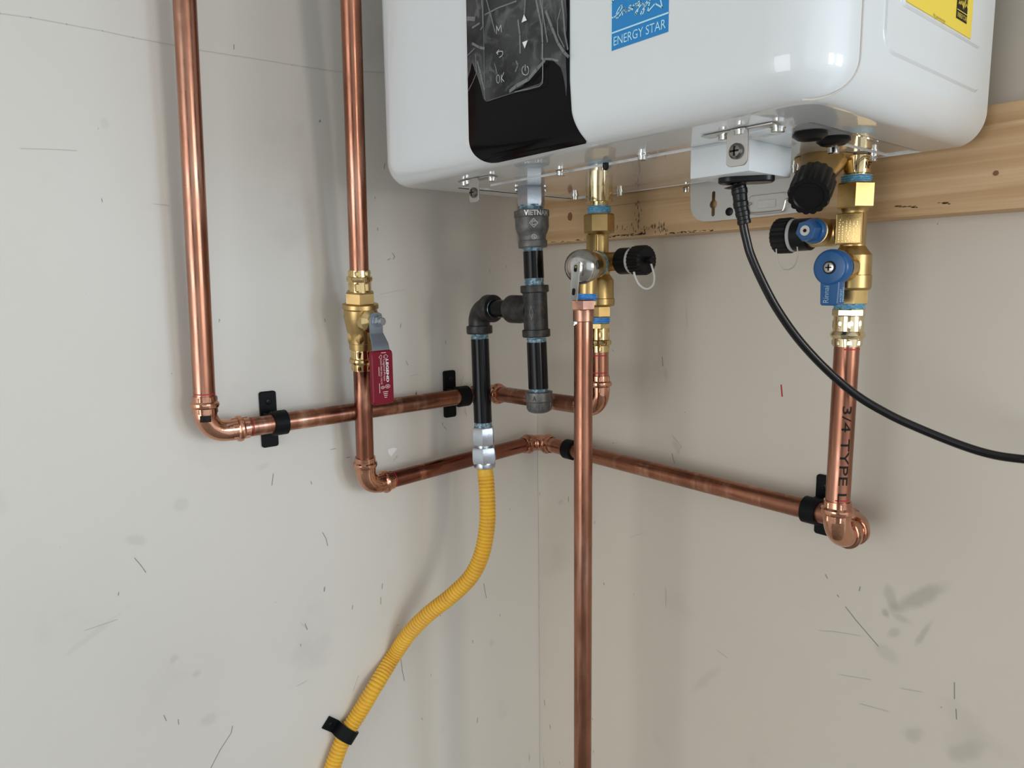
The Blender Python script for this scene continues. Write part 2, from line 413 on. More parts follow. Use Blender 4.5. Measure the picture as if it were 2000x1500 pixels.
ribbon_on_wall('scuff_mark', 0, [[(300, 398), (320, 400), (330, 402)], [(40, 290), (90, 291), (150, 294)], [(742, 575), (775, 568), (790, 566)], [(800, 735), (818, 730)],
    [(700, 1320), (690, 1350)], [(586, 1216), (601, 1228)], [(165, 1232), (230, 1210)], [(1052, 1180), (1056, 1230)], [(580, 1340), (600, 1330)],
    [(775, 895), (776, 890), (768, 902)], [(902, 745), (905, 735), (898, 758)], [(905, 800), (912, 812), (908, 795)]], .0008, scuff_pale, wl)
bm = NB()
pp = [on(x, y, 0, .0006) for x, y in ((757, 878), (768, 874), (776, 876), (770, 884), (764, 892), (758, 886))]
bm.faces.new([bm.verts.new(p) for p in pp]); mesh_obj('filler_patch', bm, patch_m, wl, recalc=False)
ribbon_on_wall('red_pencil_tick', 1, [[(1525.5, 752), (1527.5, 774)]], .0022, redmark, wr)
ribbon_on_wall('pencil_mark', 1, [[(1053, 962), (1055, 967)], [(1110, 970), (1110, 980)], [(1063, 1367), (1064, 1378)], [(1074, 1416), (1075, 1424)], [(1092, 1488), (1093, 1491)], [(1159, 1466), (1159, 1470)],
    [(1612, 1122), (1616, 1130)], [(1651, 1185), (1672, 1212), (1715, 1262)], [(1864, 1333), (1864, 1365)], [(1867, 1385), (1868, 1405)], [(1678, 1154), (1680, 1146)],
    [(1196, 683), (1198, 686)], [(1337, 805), (1338, 806)], [(1312, 885), (1315, 897), (1318, 905)], [(1196, 865), (1199, 866)], [(1157, 1403), (1157, 1406)], [(1179, 1138), (1180, 1143)], [(1161, 1018), (1162, 1022)],
    [(1635, 1162), (1638, 1166)], [(1293, 697), (1295, 715)]], .0010, pencil, wr)
ribbon_on_wall('scuff_mark', 1, [[(1600, 1232), (1630, 1234), (1680, 1242)], [(1640, 1318), (1700, 1328)], [(1760, 1345), (1800, 1352)], [(1680, 1375), (1735, 1390)], [(1060, 1480), (1062, 1498)], [(1340, 600), (1342, 640)],
    [(1300, 1150), (1300, 1185)], [(1312, 850), (1330, 872), (1322, 890)], [(1230, 1050), (1260, 1040)], [(1400, 1270), (1420, 1285)]], .0009, scuff_pale, wr)

# ------------------------------------------------------------------ timber board behind the heater
bm = NB(); boxf(bm, V((0, 0, 0)), X_, Y_, Z_, (.004, -.038, 1.4585), (.995, -.0005, 1.5475), .0025)
board = mesh_obj('timber_board', bm, wood)
tag(board, 'knotty pale pine board screwed flat to the right wall behind the heater', 'board')
def disc(bm, c, X, Y, a, b, n=16, jit=0.0):
    bm.faces.new([bm.verts.new(c+X*(a*math.cos(2*PI*i/n)*(1+random.uniform(-jit, jit)))+Y*(b*math.sin(2*PI*i/n)*(1+random.uniform(-jit, jit)))) for i in range(n)])
for x, y, a, b in ((1113, 423, .0045, .006), (1945, 338, .0022, .0022), (1253, 455, .0018, .0015)):
    bm = NB(); disc(bm, on(x, y, 1, -.0384), X_, Z_, a, b, jit=.15)
    mesh_obj('knot', bm, knot_m, board, recalc=False)
bm = NB(); 
for x0, x1, y0, y1, n, vert in ((1185, 1262, 463, 456, 60, 0), (1263, 1302, 436, 455, 34, 1), (1302, 1390, 456, 449, 34, 0), (1750, 1792, 403, 404, 16, 0), (1828, 1858, 396, 397, 10, 0), (1240, 1252, 392, 440, 22, 1), (1185, 1260, 440, 452, 30, 1), (1075, 1180, 474, 465, 30, 0)):
    for i in range(n):
        t = random.random(); x = x0+(x1-x0)*t+random.uniform(-3, 3); y = (y0+(y1-y0)*t if not vert else random.uniform(y0, y1))+random.uniform(-1.5, 1.5)
        a_, b_ = (random.uniform(.0010, .0028), random.uniform(.0002, .0006)) if not vert else (random.uniform(.0002, .0005), random.uniform(.0008, .0030))
        disc(bm, on(x, y, 1, -.0384), X_, Z_, a_, b_, 7, .3)
st = mesh_obj('mould_stain', bm, stainwood, board, recalc=False); st['kind'] = 'stuff'

# ------------------------------------------------------------------ the water heater
YF, YB, ZB = -.338, -.062, 1.512
XL, XR = .100, .6255
RC, RB, RS = .040, .026, .021
heater = thing('water_heater', 'white enamelled tankless water heater hung on the wall with a black control panel', 'water heater', V(((XL+XR)/2, -.17, ZB)))
def body_outline(ins, n=10, insx=None):
    """plan outline from back-left along the left, front and right sides to back-right"""
    ix = ins if insx is None else insx
    x0, x1, y0 = XL+ix, XR-ix, YF+ins
    r = max(RC-ins, .004); P = [(x0, YB), (x0, (YB+y0)/2)]
    for i in range(n+1):
        a = PI+PI/2*i/n; P.append((x0+r+r*math.cos(a), y0+r+r*math.sin(a)))
    for i in range(1, 12): P.append((x0+r+(x1-x0-2*r)*i/12, y0))
    for i in range(n+1):
        a = 1.5*PI+PI/2*i/n; P.append((x1-r+r*math.cos(a), y0+r+r*math.sin(a)))
    P += [(x1, (YB+y0)/2), (x1, YB)]
    return P
bm = NB(); rings = []
for z, ins, ix in [(2.16, 0, 0), (1.9, 0, 0), (1.7, 0, 0), (1.6, 0, 0)] + [(ZB+RB*(1-math.sin(t)), RB*(1-math.cos(t)), RS*(1-math.cos(t))) for t in [PI/2*i/14 for i in range(15)]] + [(ZB, .080, .048)]:
    rings.append([bm.verts.new((x, y, z)) for x, y in body_outline(ins, 10, ix)])
for a, b in zip(rings, rings[1:]):
    for i in range(len(a)-1): bm.faces.new((a[i], a[i+1], b[i+1], b[i]))
bm.faces.new(rings[0])
bm.faces.new([r[0] for r in rings]+[r[-1] for r in rings][::-1])
mesh_obj('front_cover', bm, white, heater, 30)
# bottom plate with its folded rim, slightly recessed, mirror smooth paint
bm = NB(); o1 = body_outline(.076, 10, .050); o2 = body_outline(.0795, 10, .0535); o3 = body_outline(.104, 10, .078); 
lv = [(o1, ZB+.003), (o1, ZB+.0005), (o2, ZB+.0008), (o2, ZB+.0016), (o3, ZB+.0016), (o3, ZB+.0004)]
rs = [[bm.verts.new((x, y, z)) for x, y in o] for o, z in lv]
for a, b in zip(rs, rs[1:]):
    for i in range(len(a)-1): bm.faces.new((a[i], a[i+1], b[i+1], b[i]))
bm.faces.new(rs[-1])
mesh_obj('bottom_plate', bm, whiteplate, heater, 20)
# thin joint of the front cover running down beside the near corner and under the curve
bm = NB()
Pj = [V((XR+.0003, YF+.044, z)) for z in (2.1, 1.8, 1.62, 1.56)]
for i in range(10):
    t = PI/2*i/9
    Pj.append(V((XR-RS*(1-math.cos(t))+.0003*math.cos(t), YF+.044-.030*(t/(PI/2))**2, ZB+RB*(1-math.sin(t))-.0003*math.sin(t))))
sweep(bm, Pj, .0006, 6)
mesh_obj('cover_joint', bm, mat('joint_line', (.60, .55, .50), .5), heater)
# pressed panel on the right side with the label pad
def side_pt(px, py): return on(px, py, 0, XR)
c0 = side_pt(1736, 117); zlow = c0.z; ylo = side_pt(1724, 80).y; yhi = side_pt(1920, 100).y; zc = side_pt(1899, 93).z
def side_slab(name, y0, y1, z0, z1, r, h, m, x0=XR-.001, bev=.003):
    bm = NB(); O = V((0, (y0+y1)/2, (z0+z1)/2))
    prism(bm, rrect(y1-y0, z1-z0, r), O, Y_, Z_, X_, x0, x0+h+.001, bev)
    return mesh_obj(name, bm, m, heater, 25)
side_slab('pressed_side_panel', ylo, yhi, zlow, 2.08, .014, .0014, white, bev=.0045)
side_slab('label_pad', ylo+.022, yhi-.014, zc, 1.80, .004, .0006, white, x0=XR+.0012, bev=.0012)
# black control panel wrapping under the front curve
xl0 = on(916, 200, 1, YF).x; xr0 = on(1113, 150, 1, YF).x
def front_pt(x, s, off):
    """s = distance down the front face measured from z=ZB+RB, negative above it"""
    if s <= 0: return V((x, YF-off, ZB+RB-s))
    t = s/RB
    t = min(t, PI/2*1.0)
    return V((x, YF+RB-(RB+off)*math.cos(t), ZB+RB-(RB+off)*math.sin(t)))
def front_sheet(name, xa, xb, s0, s1, off, th, m, parent, rc=.014, nx=24, ns=46, flare=0.0):
    bm = NB(); top, bot = [], []
    for j in range(ns+1):
        s = s0+(s1-rc*1.2-s0)*j/(ns//2) if j <= ns//2 else s1-rc*1.2*(1-(j-ns//2)/(ns-ns//2))
        ra, rb2 = [], []
        ins = 0.0
        if s > s1-rc:
            q = (s-(s1-rc))/rc; ins = rc*(1-math.sqrt(max(0, 1-q*q)))
        fl = flare*max(0, (s-(s1-rc*2.2))/(rc*2.2))**2
        for i in range(nx+1):
            u = i/nx; x = (xa+ins)+(xb+fl-(ins*.25) - (xa+ins))*u
            ra.append(bm.verts.new(front_pt(x, s, off+th))); rb2.append(bm.verts.new(front_pt(x, s, off)))
        top.append(ra); bot.append(rb2)
    for j in range(ns):
        for i in range(nx):
            bm.faces.new((top[j][i], top[j][i+1], top[j+1][i+1], top[j+1][i]))
            bm.faces.new((bot[j][i], bot[j+1][i], bot[j+1][i+1], bot[j][i+1]))
        bm.faces.new((top[j][0], top[j+1][0], bot[j+1][0], bot[j][0])); bm.faces.new((top[j][nx], bot[j][nx], bot[j+1][nx], top[j+1][nx]))
    bm.faces.new([*top[ns]]+[*bot[ns]][::-1]); bm.faces.new([*top[0]][::-1]+[*bot[0]])
    return mesh_obj(name, bm, m, parent, 30)
cpanel = front_sheet('control_panel', xl0, xr0, -.55, RB*1.12, -.0005, .0016, blackgloss, heater, rc=.024, flare=.010)
# the display window frame line and the protective film with creases
PY = YF-.0016
def fp(px, py, o=0.0): return on(px, py, 1, PY-o)
dl = fp(946, 150).x; dr = fp(1060, 100).x; zb_ = fp(954, 197).z
bm = NB()
R = .004
line = [V((dl, PY, 2.0)), V((dl, PY, zb_+R)), V((dl+R*.3, PY, zb_+R*.3)), V((dl+R, PY, zb_)), V((dr-R, PY, zb_)), V((dr-R*.3, PY, zb_+R*.3)), V((dr, PY, zb_+R)), V((dr, PY, 2.0))]
sweep(bm, line, .00045, 6)
mesh_obj('display_rim', bm, mat('display_rim', (.10, .105, .105), .25), cpanel)
bm = NB()   # film sheet with an irregular lower edge, standing just proud of the panel
fl_low = [(913, 172), (925, 120), (935, 150), (948, 196), (960, 196), (990, 186), (1020, 170), (1040, 150), (1062, 118), (1085, 120), (1100, 135), (1107, 170), (1110, 200)]
F = []
NX = 60
xa, xb = xl0+.001, xr0-.0008
pts2 = [(on(x, y, 1, PY).x, on(x, y, 1, PY).z) for x, y in fl_low]
def lowz(x):
    for (x0, z0), (x1, z1) in zip(pts2, pts2[1:]):
        if x0 <= x <= x1: return z0+(z1-z0)*(x-x0)/(x1-x0)
    return pts2[0][1] if x < pts2[0][0] else pts2[-1][1]
for i in range(NX+1):
    x = xa+(xb-xa)*i/NX; z0 = lowz(x); colv = []
    for j in range(31):
        t = j/30; z = z0+(1.78-z0)*t
        w = .00045*(1+math.sin(x*430+z*60+2*math.sin(z*90)))+.0004*(1+math.sin(x*190-z*140))
        colv.append(bm.verts.new((x, PY-.0006-w, z)))
    F.append(colv)
for i in range(NX):
    for j in range(30): bm.faces.new((F[i][j], F[i+1][j], F[i+1][j+1], F[i][j+1]))
mesh_obj('protective_film', bm, film, cpanel, 80, recalc=False)
bm = NB()
def fline(L, w): strokes(bm, [[fp(900+x/8.333, y/8.333, .0026) for x, y in L]], w, -Y_)
for L, w in (([(335, -60), (350, 150), (360, 420), (320, 480)], .0012), ([(410, -40), (450, 120), (490, 260), (540, 460), (560, 520)], .0012), ([(1050, -50), (1040, 120), (1030, 230)], .0012),
             ([(1220, -20), (1270, 220), (1310, 420), (1330, 700), (1320, 960)], .0016), ([(1290, -20), (1340, 260), (1390, 560), (1410, 680)], .0014), ([(1385, 190), (1480, 440), (1580, 700), (1680, 850), (1750, 920)], .0024),
             ([(1640, -20), (1670, 220), (1690, 520), (1740, 800)], .0016), ([(1620, 150), (1570, 350), (1580, 560), (1680, 760)], .0010), ([(1340, 960), (1480, 960), (1580, 990)], .0014), ([(1360, 985), (1240, 1130), (1100, 1290), (900, 1400), (800, 1480)], .0030),
             ([(880, 1495), (1100, 1450), (1280, 1400), (1330, 1350), (1335, 1000)], .0010), ([(240, 880), (255, 1180), (200, 1320), (120, 1480)], .0009), ([(270, 1000), (320, 1200), (380, 1460)], .0014), ([(390, 240), (600, 130), (900, 20)], .0012),
             ([(190, 710), (300, 770), (380, 790)], .0022), ([(900, 1000), (930, 1060), (890, 1160)], .0016), ([(930, 330), (960, 560), (965, 860)], .0018), ([(550, 1040), (590, 1190)], .0012), ([(110, 300), (220, 310)], .0035), ([(190, 450), (300, 380)], .0018), ([(110, 900), (220, 790)], .0010)):
    fline(L, w)
mesh_obj('film_crease', bm, wrinkle, cpanel, recalc=False)
# display symbols
def dsym(name, polys, w):
    bm = NB(); strokes(bm, [[fp(900+x/8.333, y/8.333, .0030) for x, y in L] for L in polys], w, -Y_)
    return mesh_obj(name, bm, dispprint, cpanel, recalc=False)
dsym('letter_symbol', [[(582, 550), (580, 420), (612, 500), (652, 405), (662, 520)]], .00055)
bm = NB()
for T in (((988, 366), (1074, 330), (1027, 235)), ((1000, 688), (1088, 655), (1040, 790))):
    bm.faces.new([bm.verts.new(fp(900+x/8.333, y/8.333, .0030)) for x, y in T])
mesh_obj('arrow_symbol', bm, whiteprint, cpanel, recalc=False)
dsym('return_symbol', [[(618, 812), (582, 858), (606, 885)], [(585, 858), (640, 832), (680, 838), (684, 880), (660, 915), (628, 932)]], .0006)
def circ(cx, cyy, rx, ry, a0=0, a1=2*PI, n=20): return [(cx+rx*math.cos(a0+(a1-a0)*i/n), cyy+ry*math.sin(a0+(a1-a0)*i/n)) for i in range(n+1)]
dsym('power_symbol', [circ(1050, 1145, 56, 76, -1.05, PI+1.05-.0), [(1048, 1055), (1048, 1150)]], .0006)
dsym('letter_symbol', [circ(607, 1285, 27, 66), [(658, 1215), (660, 1335)], [(700, 1180), (662, 1275), (703, 1325)]], .00055)

# blue energy label on the front
YL = YF-.0004
def lp(px, py, o=0.0): return on(px, py, 1, YL-o)
def zp(x, y, o=.0003): return lp(1180+x/14.2857, y/14.2857, o)
a = lp(1194, 97.3); b = lp(1304.7, 64)
lab = NB(); Wd = b.x-a.x
zbot = (a.z+b.z)/2
O = V((a.x, YF, zbot))
boxf(lab, O, X_, -Y_, Z_, (0, .0, 0), (Wd, .0004, Wd*1.06))
label = mesh_obj('efficiency_label', lab, labelblue, heater); label['label'] = 'blue square efficiency sticker'
bm = NB()
zl = zp(195, 935).z
strokes(bm, [[V((a.x, YL-.0003, zl)), V((b.x, YL-.0003, zl))]], .0012, -Y_)
hs = [[(215, 492), (260, 490), (330, 440), (430, 330), (500, 215), (500, 150), (450, 170), (380, 290), (330, 410), (325, 480), (360, 510), (410, 470), (470, 380), (530, 280), (545, 240), (525, 330), (510, 420)],
      [(525, 340), (575, 265), (605, 240), (600, 300), (615, 350), (650, 330), (700, 270), (745, 190), (740, 150), (700, 180), (680, 250), (690, 300), (730, 290), (790, 210), (820, 140)],
      [(820, 140), (800, 200), (790, 275)], [(800, 210), (850, 120), (880, 110)],
      [(990, 40), (940, 60), (900, 130), (920, 180), (970, 120), (1010, 30), (960, 200), (920, 360), (885, 415), (865, 390), (890, 320), (960, 230), (1050, 110)],
      [(1050, 110), (1075, 60), (1090, 150), (1140, 130), (1190, 40), (1130, 220), (1090, 360), (1050, 410), (1020, 380), (1060, 290), (1150, 160), (1230, 60)],
      [(1275, 40), (1240, 190), (1210, 340), (1420, 100), (1620, 210), (1570, -20), (1540, -160)], [(1275, 40), (1290, -200)]]
strokes(bm, [[zp(x, y) for x, y in L] for L in hs], .0010, -Y_)
arc = [(180, 150), (230, 40), (320, -80), (460, -190), (620, -260)]
strokes(bm, [[zp(x, y) for x, y in arc]], .0012, -Y_)
mesh_obj('script_emblem', bm, cyanprint, label, recalc=False)
t0, t1 = zp(265, 1285), zp(1715, 850)
hh = (zp(265, 1285)-zp(258, 1040)).length
text('lettering', 'ENERGY STAR', quad_fn(V((t0.x, YL-.0003, t0.z)), V((t1.x, YL-.0003, t0.z)), V((t0.x, YL-.0003, t0.z+hh))), cyanprint, label)
# white sliver border of the label
bm = NB(); strokes(bm, [[V((a.x, YL-.0001, zbot)), V((a.x, YL-.0001, zbot+Wd))]], .0008, -Y_); mesh_obj('border', bm, cyanprint, label, recalc=False)

# yellow energy guide label on the side pad
XP = XR+.0032
def sp_(px, py, o=0.0): return on(px, py, 0, XP+.0003+o)
s0 = sp_(1796, 8); s1 = sp_(1896, 76)
lab = NB(); boxf(lab, V((XP, 0, 0)), X_, Y_, Z_, (-.0004, s0.y-.02, s1.z), (.0003, s1.y, s1.z+.16))
ylab = mesh_obj('guide_label', lab, labelyel, heater); ylab['label'] = 'yellow sticker with black printing'
b0 = sp_(1868, 20); b1 = sp_(1887, 47)
bm = NB(); boxf(bm, V((XP, 0, 0)), X_, Y_, Z_, (.0002, b0.y, b1.z), (.0006, b1.y, b1.z+(b1.y-b0.y)*1.05)); blk = mesh_obj('print_block', bm, blackprint, ylab)
bm = NB(); xo = XP+.0009; w_ = b1.y-b0.y
def bp_(u, v): return V((xo, b0.y+w_*u, b1.z+w_*1.05*v))
strokes(bm, [[bp_(0, .27), bp_(1, .27)], [bp_(.1, .45), bp_(.16, .66), bp_(.1, .6), bp_(.2, .45), bp_(.26, .6), bp_(.3, .45), bp_(.38, .62), bp_(.44, .46), bp_(.52, .66), bp_(.5, .36), bp_(.62, .68), bp_(.58, .36), bp_(.72, .72)],
             [bp_(.78, .95), bp_(.72, .45), bp_(.84, .6), bp_(.96, .47), bp_(.9, .75), bp_(1.0, .9)]], .0006, X_)
mesh_obj('script_emblem', bm, labelyel, blk, recalc=False)
text('lettering', 'ENERGY STAR', quad_fn(bp_(.06, .05), bp_(.94, .05), bp_(.06, .2)), labelyel, blk)
g0, g1 = sp_(1823, 26), sp_(1846, 38)
zt = sp_(1823, 22).z
text('lettering', 'ftc.gov/energy', lambda u, v: V((XP+.0006, g0.y+(g1.y-g0.y)*u, zt-.004+.003*v)), mat('label_grey_print', (.32, .25, .05), .5), ylab)

# hardware under the heater -------------------------------------------------
def screw_down(px, py, r=.0034, h=.0042, m=chrome, hexhead=True):
    r *= 1.18; h *= 1.35
    P = on(px, py, 2, ZB+.0004); bm = NB()
    solid(bm, [(P, r*1.25), (P-Z_*h*.25, r*1.25), (P-Z_*h*.25, r*.98), (P-Z_*h*.9, r*.98), (P-Z_*h, r*.8)], 20)
    return mesh_obj('screw', bm, m, heater)
for q in ((1095, 333), (1255, 301), (1397, 289)): screw_down(*q, r=.0036, h=.0040)
for q in ((1123, 381), (1211, 373), (1341, 366), (1553, 326), (1705, 302)): screw_down(*q, r=.0032, h=.0046)
screw_down(1628, 283, r=.0040, h=.0055)
for q in ((1010, 368), (1062, 369)): 
    P = on(*q, 2, ZB); bm = NB(); solid(bm, [(P, .003), (P-Z_*.001, .0042), (P-Z_*.003, .0042), (P-Z_*.0045, .0022)], 18); mesh_obj('screw', bm, chrome, heater)
P = on(1183, 318, 2, ZB); bm = NB(); solid(bm, [(P, .0028), (P-Z_*.004, .0030), (P-Z_*.006, .0022), (P-Z_*.0068, .0008)], 16); mesh_obj('plug_pin', bm, blackpl, heater)
for q in ((1582, 262), (1628, 273)):
    P = on(*q, 2, ZB); bm = NB(); solid(bm, [(P+Z_*.001, .0125), (P-Z_*.0014, .0130), (P-Z_*.0040, .0095), (P-Z_*.0044, .008)], 36); mesh_obj('grommet', bm, blackpl, heater, 50)

def l_bracket(name, X, px, py, s, screws, scale=1.0, metal=steel):
    """small sheet strap under the cover with a hanging tab and a cross head screw"""
    base = on(px, py, 2, ZB)
    root_bm = NB()
    w = .013*scale; h = .020*scale
    boxf(root_bm, base, X_, Y_, Z_, (-.024*scale, -.005*scale, -.0016), (.020*scale, .004*scale, -.0004), .0004)
    O = base+V((0, -.005*scale, 0))
    prism(root_bm, rrect(w, h, .003*scale), O+V((0, 0, -h/2-.0004)), X_, Z_, -Y_, 0, .0013, .0003)
    br = mesh_obj(name, root_bm, metal, heater, 30)
    c = O+V((0, -.0013, -h*.62))
    bm = NB(); r = .0043*scale
    solid(bm, [(c, r), (c-Y_*.0014, r), (c-Y_*.003, r*.72), (c-Y_*.0034, r*.3)], 22)
    sc = mesh_obj('screw', bm, steel_dark, br)
    bm = NB()
    for dx, dz in ((.62, .12), (.12, .62)):
        boxf(bm, c-Y_*.0030, X_, -Y_, Z_, (-r*dx, -.0003, -r*dz), (r*dx, .0006, r*dz))
    mesh_obj('cross_slot', bm, blackprint, sc)
    for (dx, dy) in screws:
        p = base+V((dx*scale, dy*scale, -.0016)); bm = NB(); r2 = .0036*scale
        solid(bm, [(p, r2*1.15), (p-Z_*.0008, r2*1.15), (p-Z_*.0009, r2), (p-Z_*.0034, r2), (p-Z_*.0038, r2*.8)], 20)
        mesh_obj('screw', bm, chrome, br)
l_bracket('latch_bracket', None, 936, 348, 1, ((-.020, 0), (-.011, -.003), (.015, .002)), 1.25)
l_bracket('latch_bracket', None, 1452, 252, 1, ((-.013, .002), (.001, -.004), (.017, .006)), 1.35)

# wall bracket plate hanging below the heater's back, with keyhole, screw and wire bail
YP = -.0462
def pp_(px, py): q = on(px, py, 1, YP); return (q.x, q.z)
outer = [pp_(1350, 340), pp_(1350, 395), pp_(1351, 410), pp_(1355, 421), pp_(1363, 429), pp_(1375, 432.5), pp_(1390, 432), pp_(1480, 424), pp_(1602, 410), pp_(1606, 300)]
cx_, cz_ = pp_(1394.4, 399); kr = .0052; ks = .0025
a0 = math.asin(ks/kr)
hole = [(cx_+ks, cz_+.0135)]
hole += [(cx_+kr*math.sin(a0+(PI-2*a0)*i/10), cz_+kr*math.cos(a0+(PI-2*a0)*i/10)) for i in range(11)]
hole += [(cx_+ks, cz_-.0125), (cx_, cz_-.0140), (cx_-ks, cz_-.0125)]
hole += [(cx_-kr*math.sin(a0+(PI-2*a0)*i/10), cz_-kr*math.cos(a0+(PI-2*a0)*i/10)) for i in range(11)]
hole += [(cx_-ks, cz_+.0135), (cx_, cz_+.0150)]
def plate_with_hole(name, outer, holes, y, th, m, parent):
    cu = bpy.data.curves.new(name, 'CURVE'); cu.dimensions = '2D'; cu.fill_mode = 'BOTH'; cu.extrude = th/2; cu.bevel_depth = .0002
    for L in [outer]+holes:
        s = cu.splines.new('POLY'); s.points.add(len(L)-1); s.use_cyclic_u = True
        for i, (x, z) in enumerate(L): s.points[i].co = (x, z, 0, 1)
    o = bpy.data.objects.new('tmp', cu); COL.objects.link(o)
    dg = bpy.context.evaluated_depsgraph_get(); dg.update()
    me = bpy.data.meshes.new_from_object(o.evaluated_get(dg)); bpy.data.objects.remove(o)
    me.transform(Matrix(((1, 0, 0, 0), (0, 0, -1, y-th/2), (0, 1, 0, 0), (0, 0, 0, 1))))
    bm = NB(); bm.from_mesh(me)
    return mesh_obj(name, bm, m, parent, 30)
mp_ = plate_with_hole('mounting_plate', outer, [hole], YP, .0012, bracket_m, heater)
YQ = YP-.0012
P = on(1425, 413.6, 1, YQ); bm = NB(); solid(bm, [(P, .0045), (P-Y_*.0015, .0045), (P-Y_*.0022, .003)], 20); sc = mesh_obj('plate_screw', bm, blackpl, mp_)
bm = NB(); q0 = on(1463, 414, 1, YQ); q1 = on(1540, 378, 1, YQ)
prism(bm, rrect(q1.x-q0.x, q1.z-q0.z+.004, .004), V(((q0.x+q1.x)/2, YQ, (q0.z+q1.z)/2)), X_, Z_, -Y_, -.0003, .003, .0018)
mesh_obj('raised_pad', bm, bracket_m, mp_, 25)
bm = NB(); q0 = on(1480, 405, 1, YQ-.003); q1 = on(1516, 391, 1, YQ-.003)
prism(bm, rrect(abs(q1.x-q0.x), abs(q1.z-q0.z)+.003, .001), V(((q0.x+q1.x)/2, YQ-.003, (q0.z+q1.z)/2)), X_, Z_, -Y_, -.0003, .0010, .0005)
mesh_obj('raised_pad', bm, bracket_m, mp_, 25)
bm = NB()
wp = [on(x, y, 1, YQ-.005) for x, y in ((1467, 397), (1461, 400), (1460, 405), (1461, 413), (1464, 416), (1470, 417), (1500, 415), (1525, 412), (1530, 409), (1533, 398), (1535, 391), (1540, 389), (1546, 391))]
sweep(bm, catmull(wp, 4), .0013, 10); mesh_obj('wire_bail', bm, dome_m, mp_)

# junction box with cable gland
jx0, jx1, jy0, jy1, jz = .458, .515, -.236, -.172, .0240
bm = NB(); boxf(bm, V((0, 0, 0)), X_, Y_, Z_, (jx0, jy0, ZB-jz), (jx1, jy1, ZB+.0006), .0012)
jb = mesh_obj('junction_box', bm, mat('white_sheet_box', (0.74, 0.78, 0.80), .3), heater); jb['label'] = 'white sheet-metal wiring box under the heater'
bm = NB(); gc = on(1447, 347, 2, ZB-jz); 
prism(bm, rrect(.046, .021, .0104, 8), gc+V((.004, .002, 0)), V((.8, .6, 0)).normalized(), V((-.6, .8, 0)).normalized(), -Z_, -.0003, .0050, .0012)
mesh_obj('gland_flange', bm, blackrub, jb)

# ------------------------------------------------------------------ power cord
top = gc+V((-.003, 0, -.004))
dt = proj(top)[2]
cp_ = [top, at(1446, 400, dt+.002), at(1452, 440, dt+.004), at(1458, 468, dt+.006)]
cord_px = [(1467, 500), (1491, 554), (1520, 607), (1561, 664.5), (1614.6, 722), (1672, 771), (1733.5, 808), (1795, 836.7), (1877, 869.5), (1938.5, 888), (2000, 897), (2100, 906), (2350, 930)]
ded = [dt+.008, dt+.011, dt+.014, dt+.016, dt+.018, dt+.018, dt+.016, dt+.012, dt+.004, dt-.004, dt-.014, dt-.035, dt-.075]
path = cp_ + [at(x, y, d) for (x, y), d in zip(cord_px, ded)]
cord = thing('power_cord', 'glossy black power cord drooping from the junction box out past the right edge', 'power cord', path[0])
bm = NB(); cpath = catmull(path, 10); sweep(bm, cpath, .0037, 16); mesh_obj('cable', bm, cordm, cord)
bm = NB(); rel = catmull([top-Z_*.0006, at(1444, 372, dt+.001), at(1447, 400, dt+.002), at(1451, 420, dt+.003), at(1454, 438, dt+.004)], 12)
rr = []
for i in range(len(rel)):
    t = i/(len(rel)-1); r = .0072-.0016*t
    if t < .12: r = .012-(.0048)*(t/.12)
    r *= 1.0 if int(t*9) % 2 == 0 else .92
    rr.append(r)
sweep(bm, rel, rr, 18); mesh_obj('strain_relief', bm, blackrub, cord, 25)

# ------------------------------------------------------------------ fittings
def fitting_end(bm, P, d, r, n=32):
    """press socket mouth at P opening along d (outwards): collar, groove, bead"""
    solid(bm, [(P, r*1.0), (P-d*.0002, r*1.12), (P-d*.006, r*1.13), (P-d*.0066, r*1.17), (P-d*.0080, r*1.33), (P-d*.0105, r*1.36), (P-d*.0125, r*1.30), (P-d*.0138, r*1.14), (P-d*.020, r*1.12)], n)
def press_hex(bm, P, d, r):
    """the flats the pressing jaws leave either side of the bead"""
    hexa(bm, P-d*.0008, P-d*.0068, r*1.17, .3, 6, .04)
    hexa(bm, P-d*.0136, P-d*.0195, r*1.18, .3, 6, .04)
def arc_path(A, K, B, rb, n=14):
    """A -> K -> B with a rounded corner of radius rb at K"""
    da = (A-K).normalized(); db = (B-K).normalized()
    cosv = da.dot(db); ang = math.acos(max(-1, min(1, cosv))); tl = rb/math.tan(ang/2)
    Ta, Tb = K+da*tl, K+db*tl
    bis = (da+db).normalized(); cc = K+bis*(rb/math.sin(ang/2))
    out = [A]
    va, vb = (Ta-cc), (Tb-cc); tot = va.angle(vb); axis = va.cross(vb).normalized()
    for i in range(n+1):
        out.append(cc + Matrix.Rotation(tot*i/n, 3, axis) @ va)
    out.append(B); return out
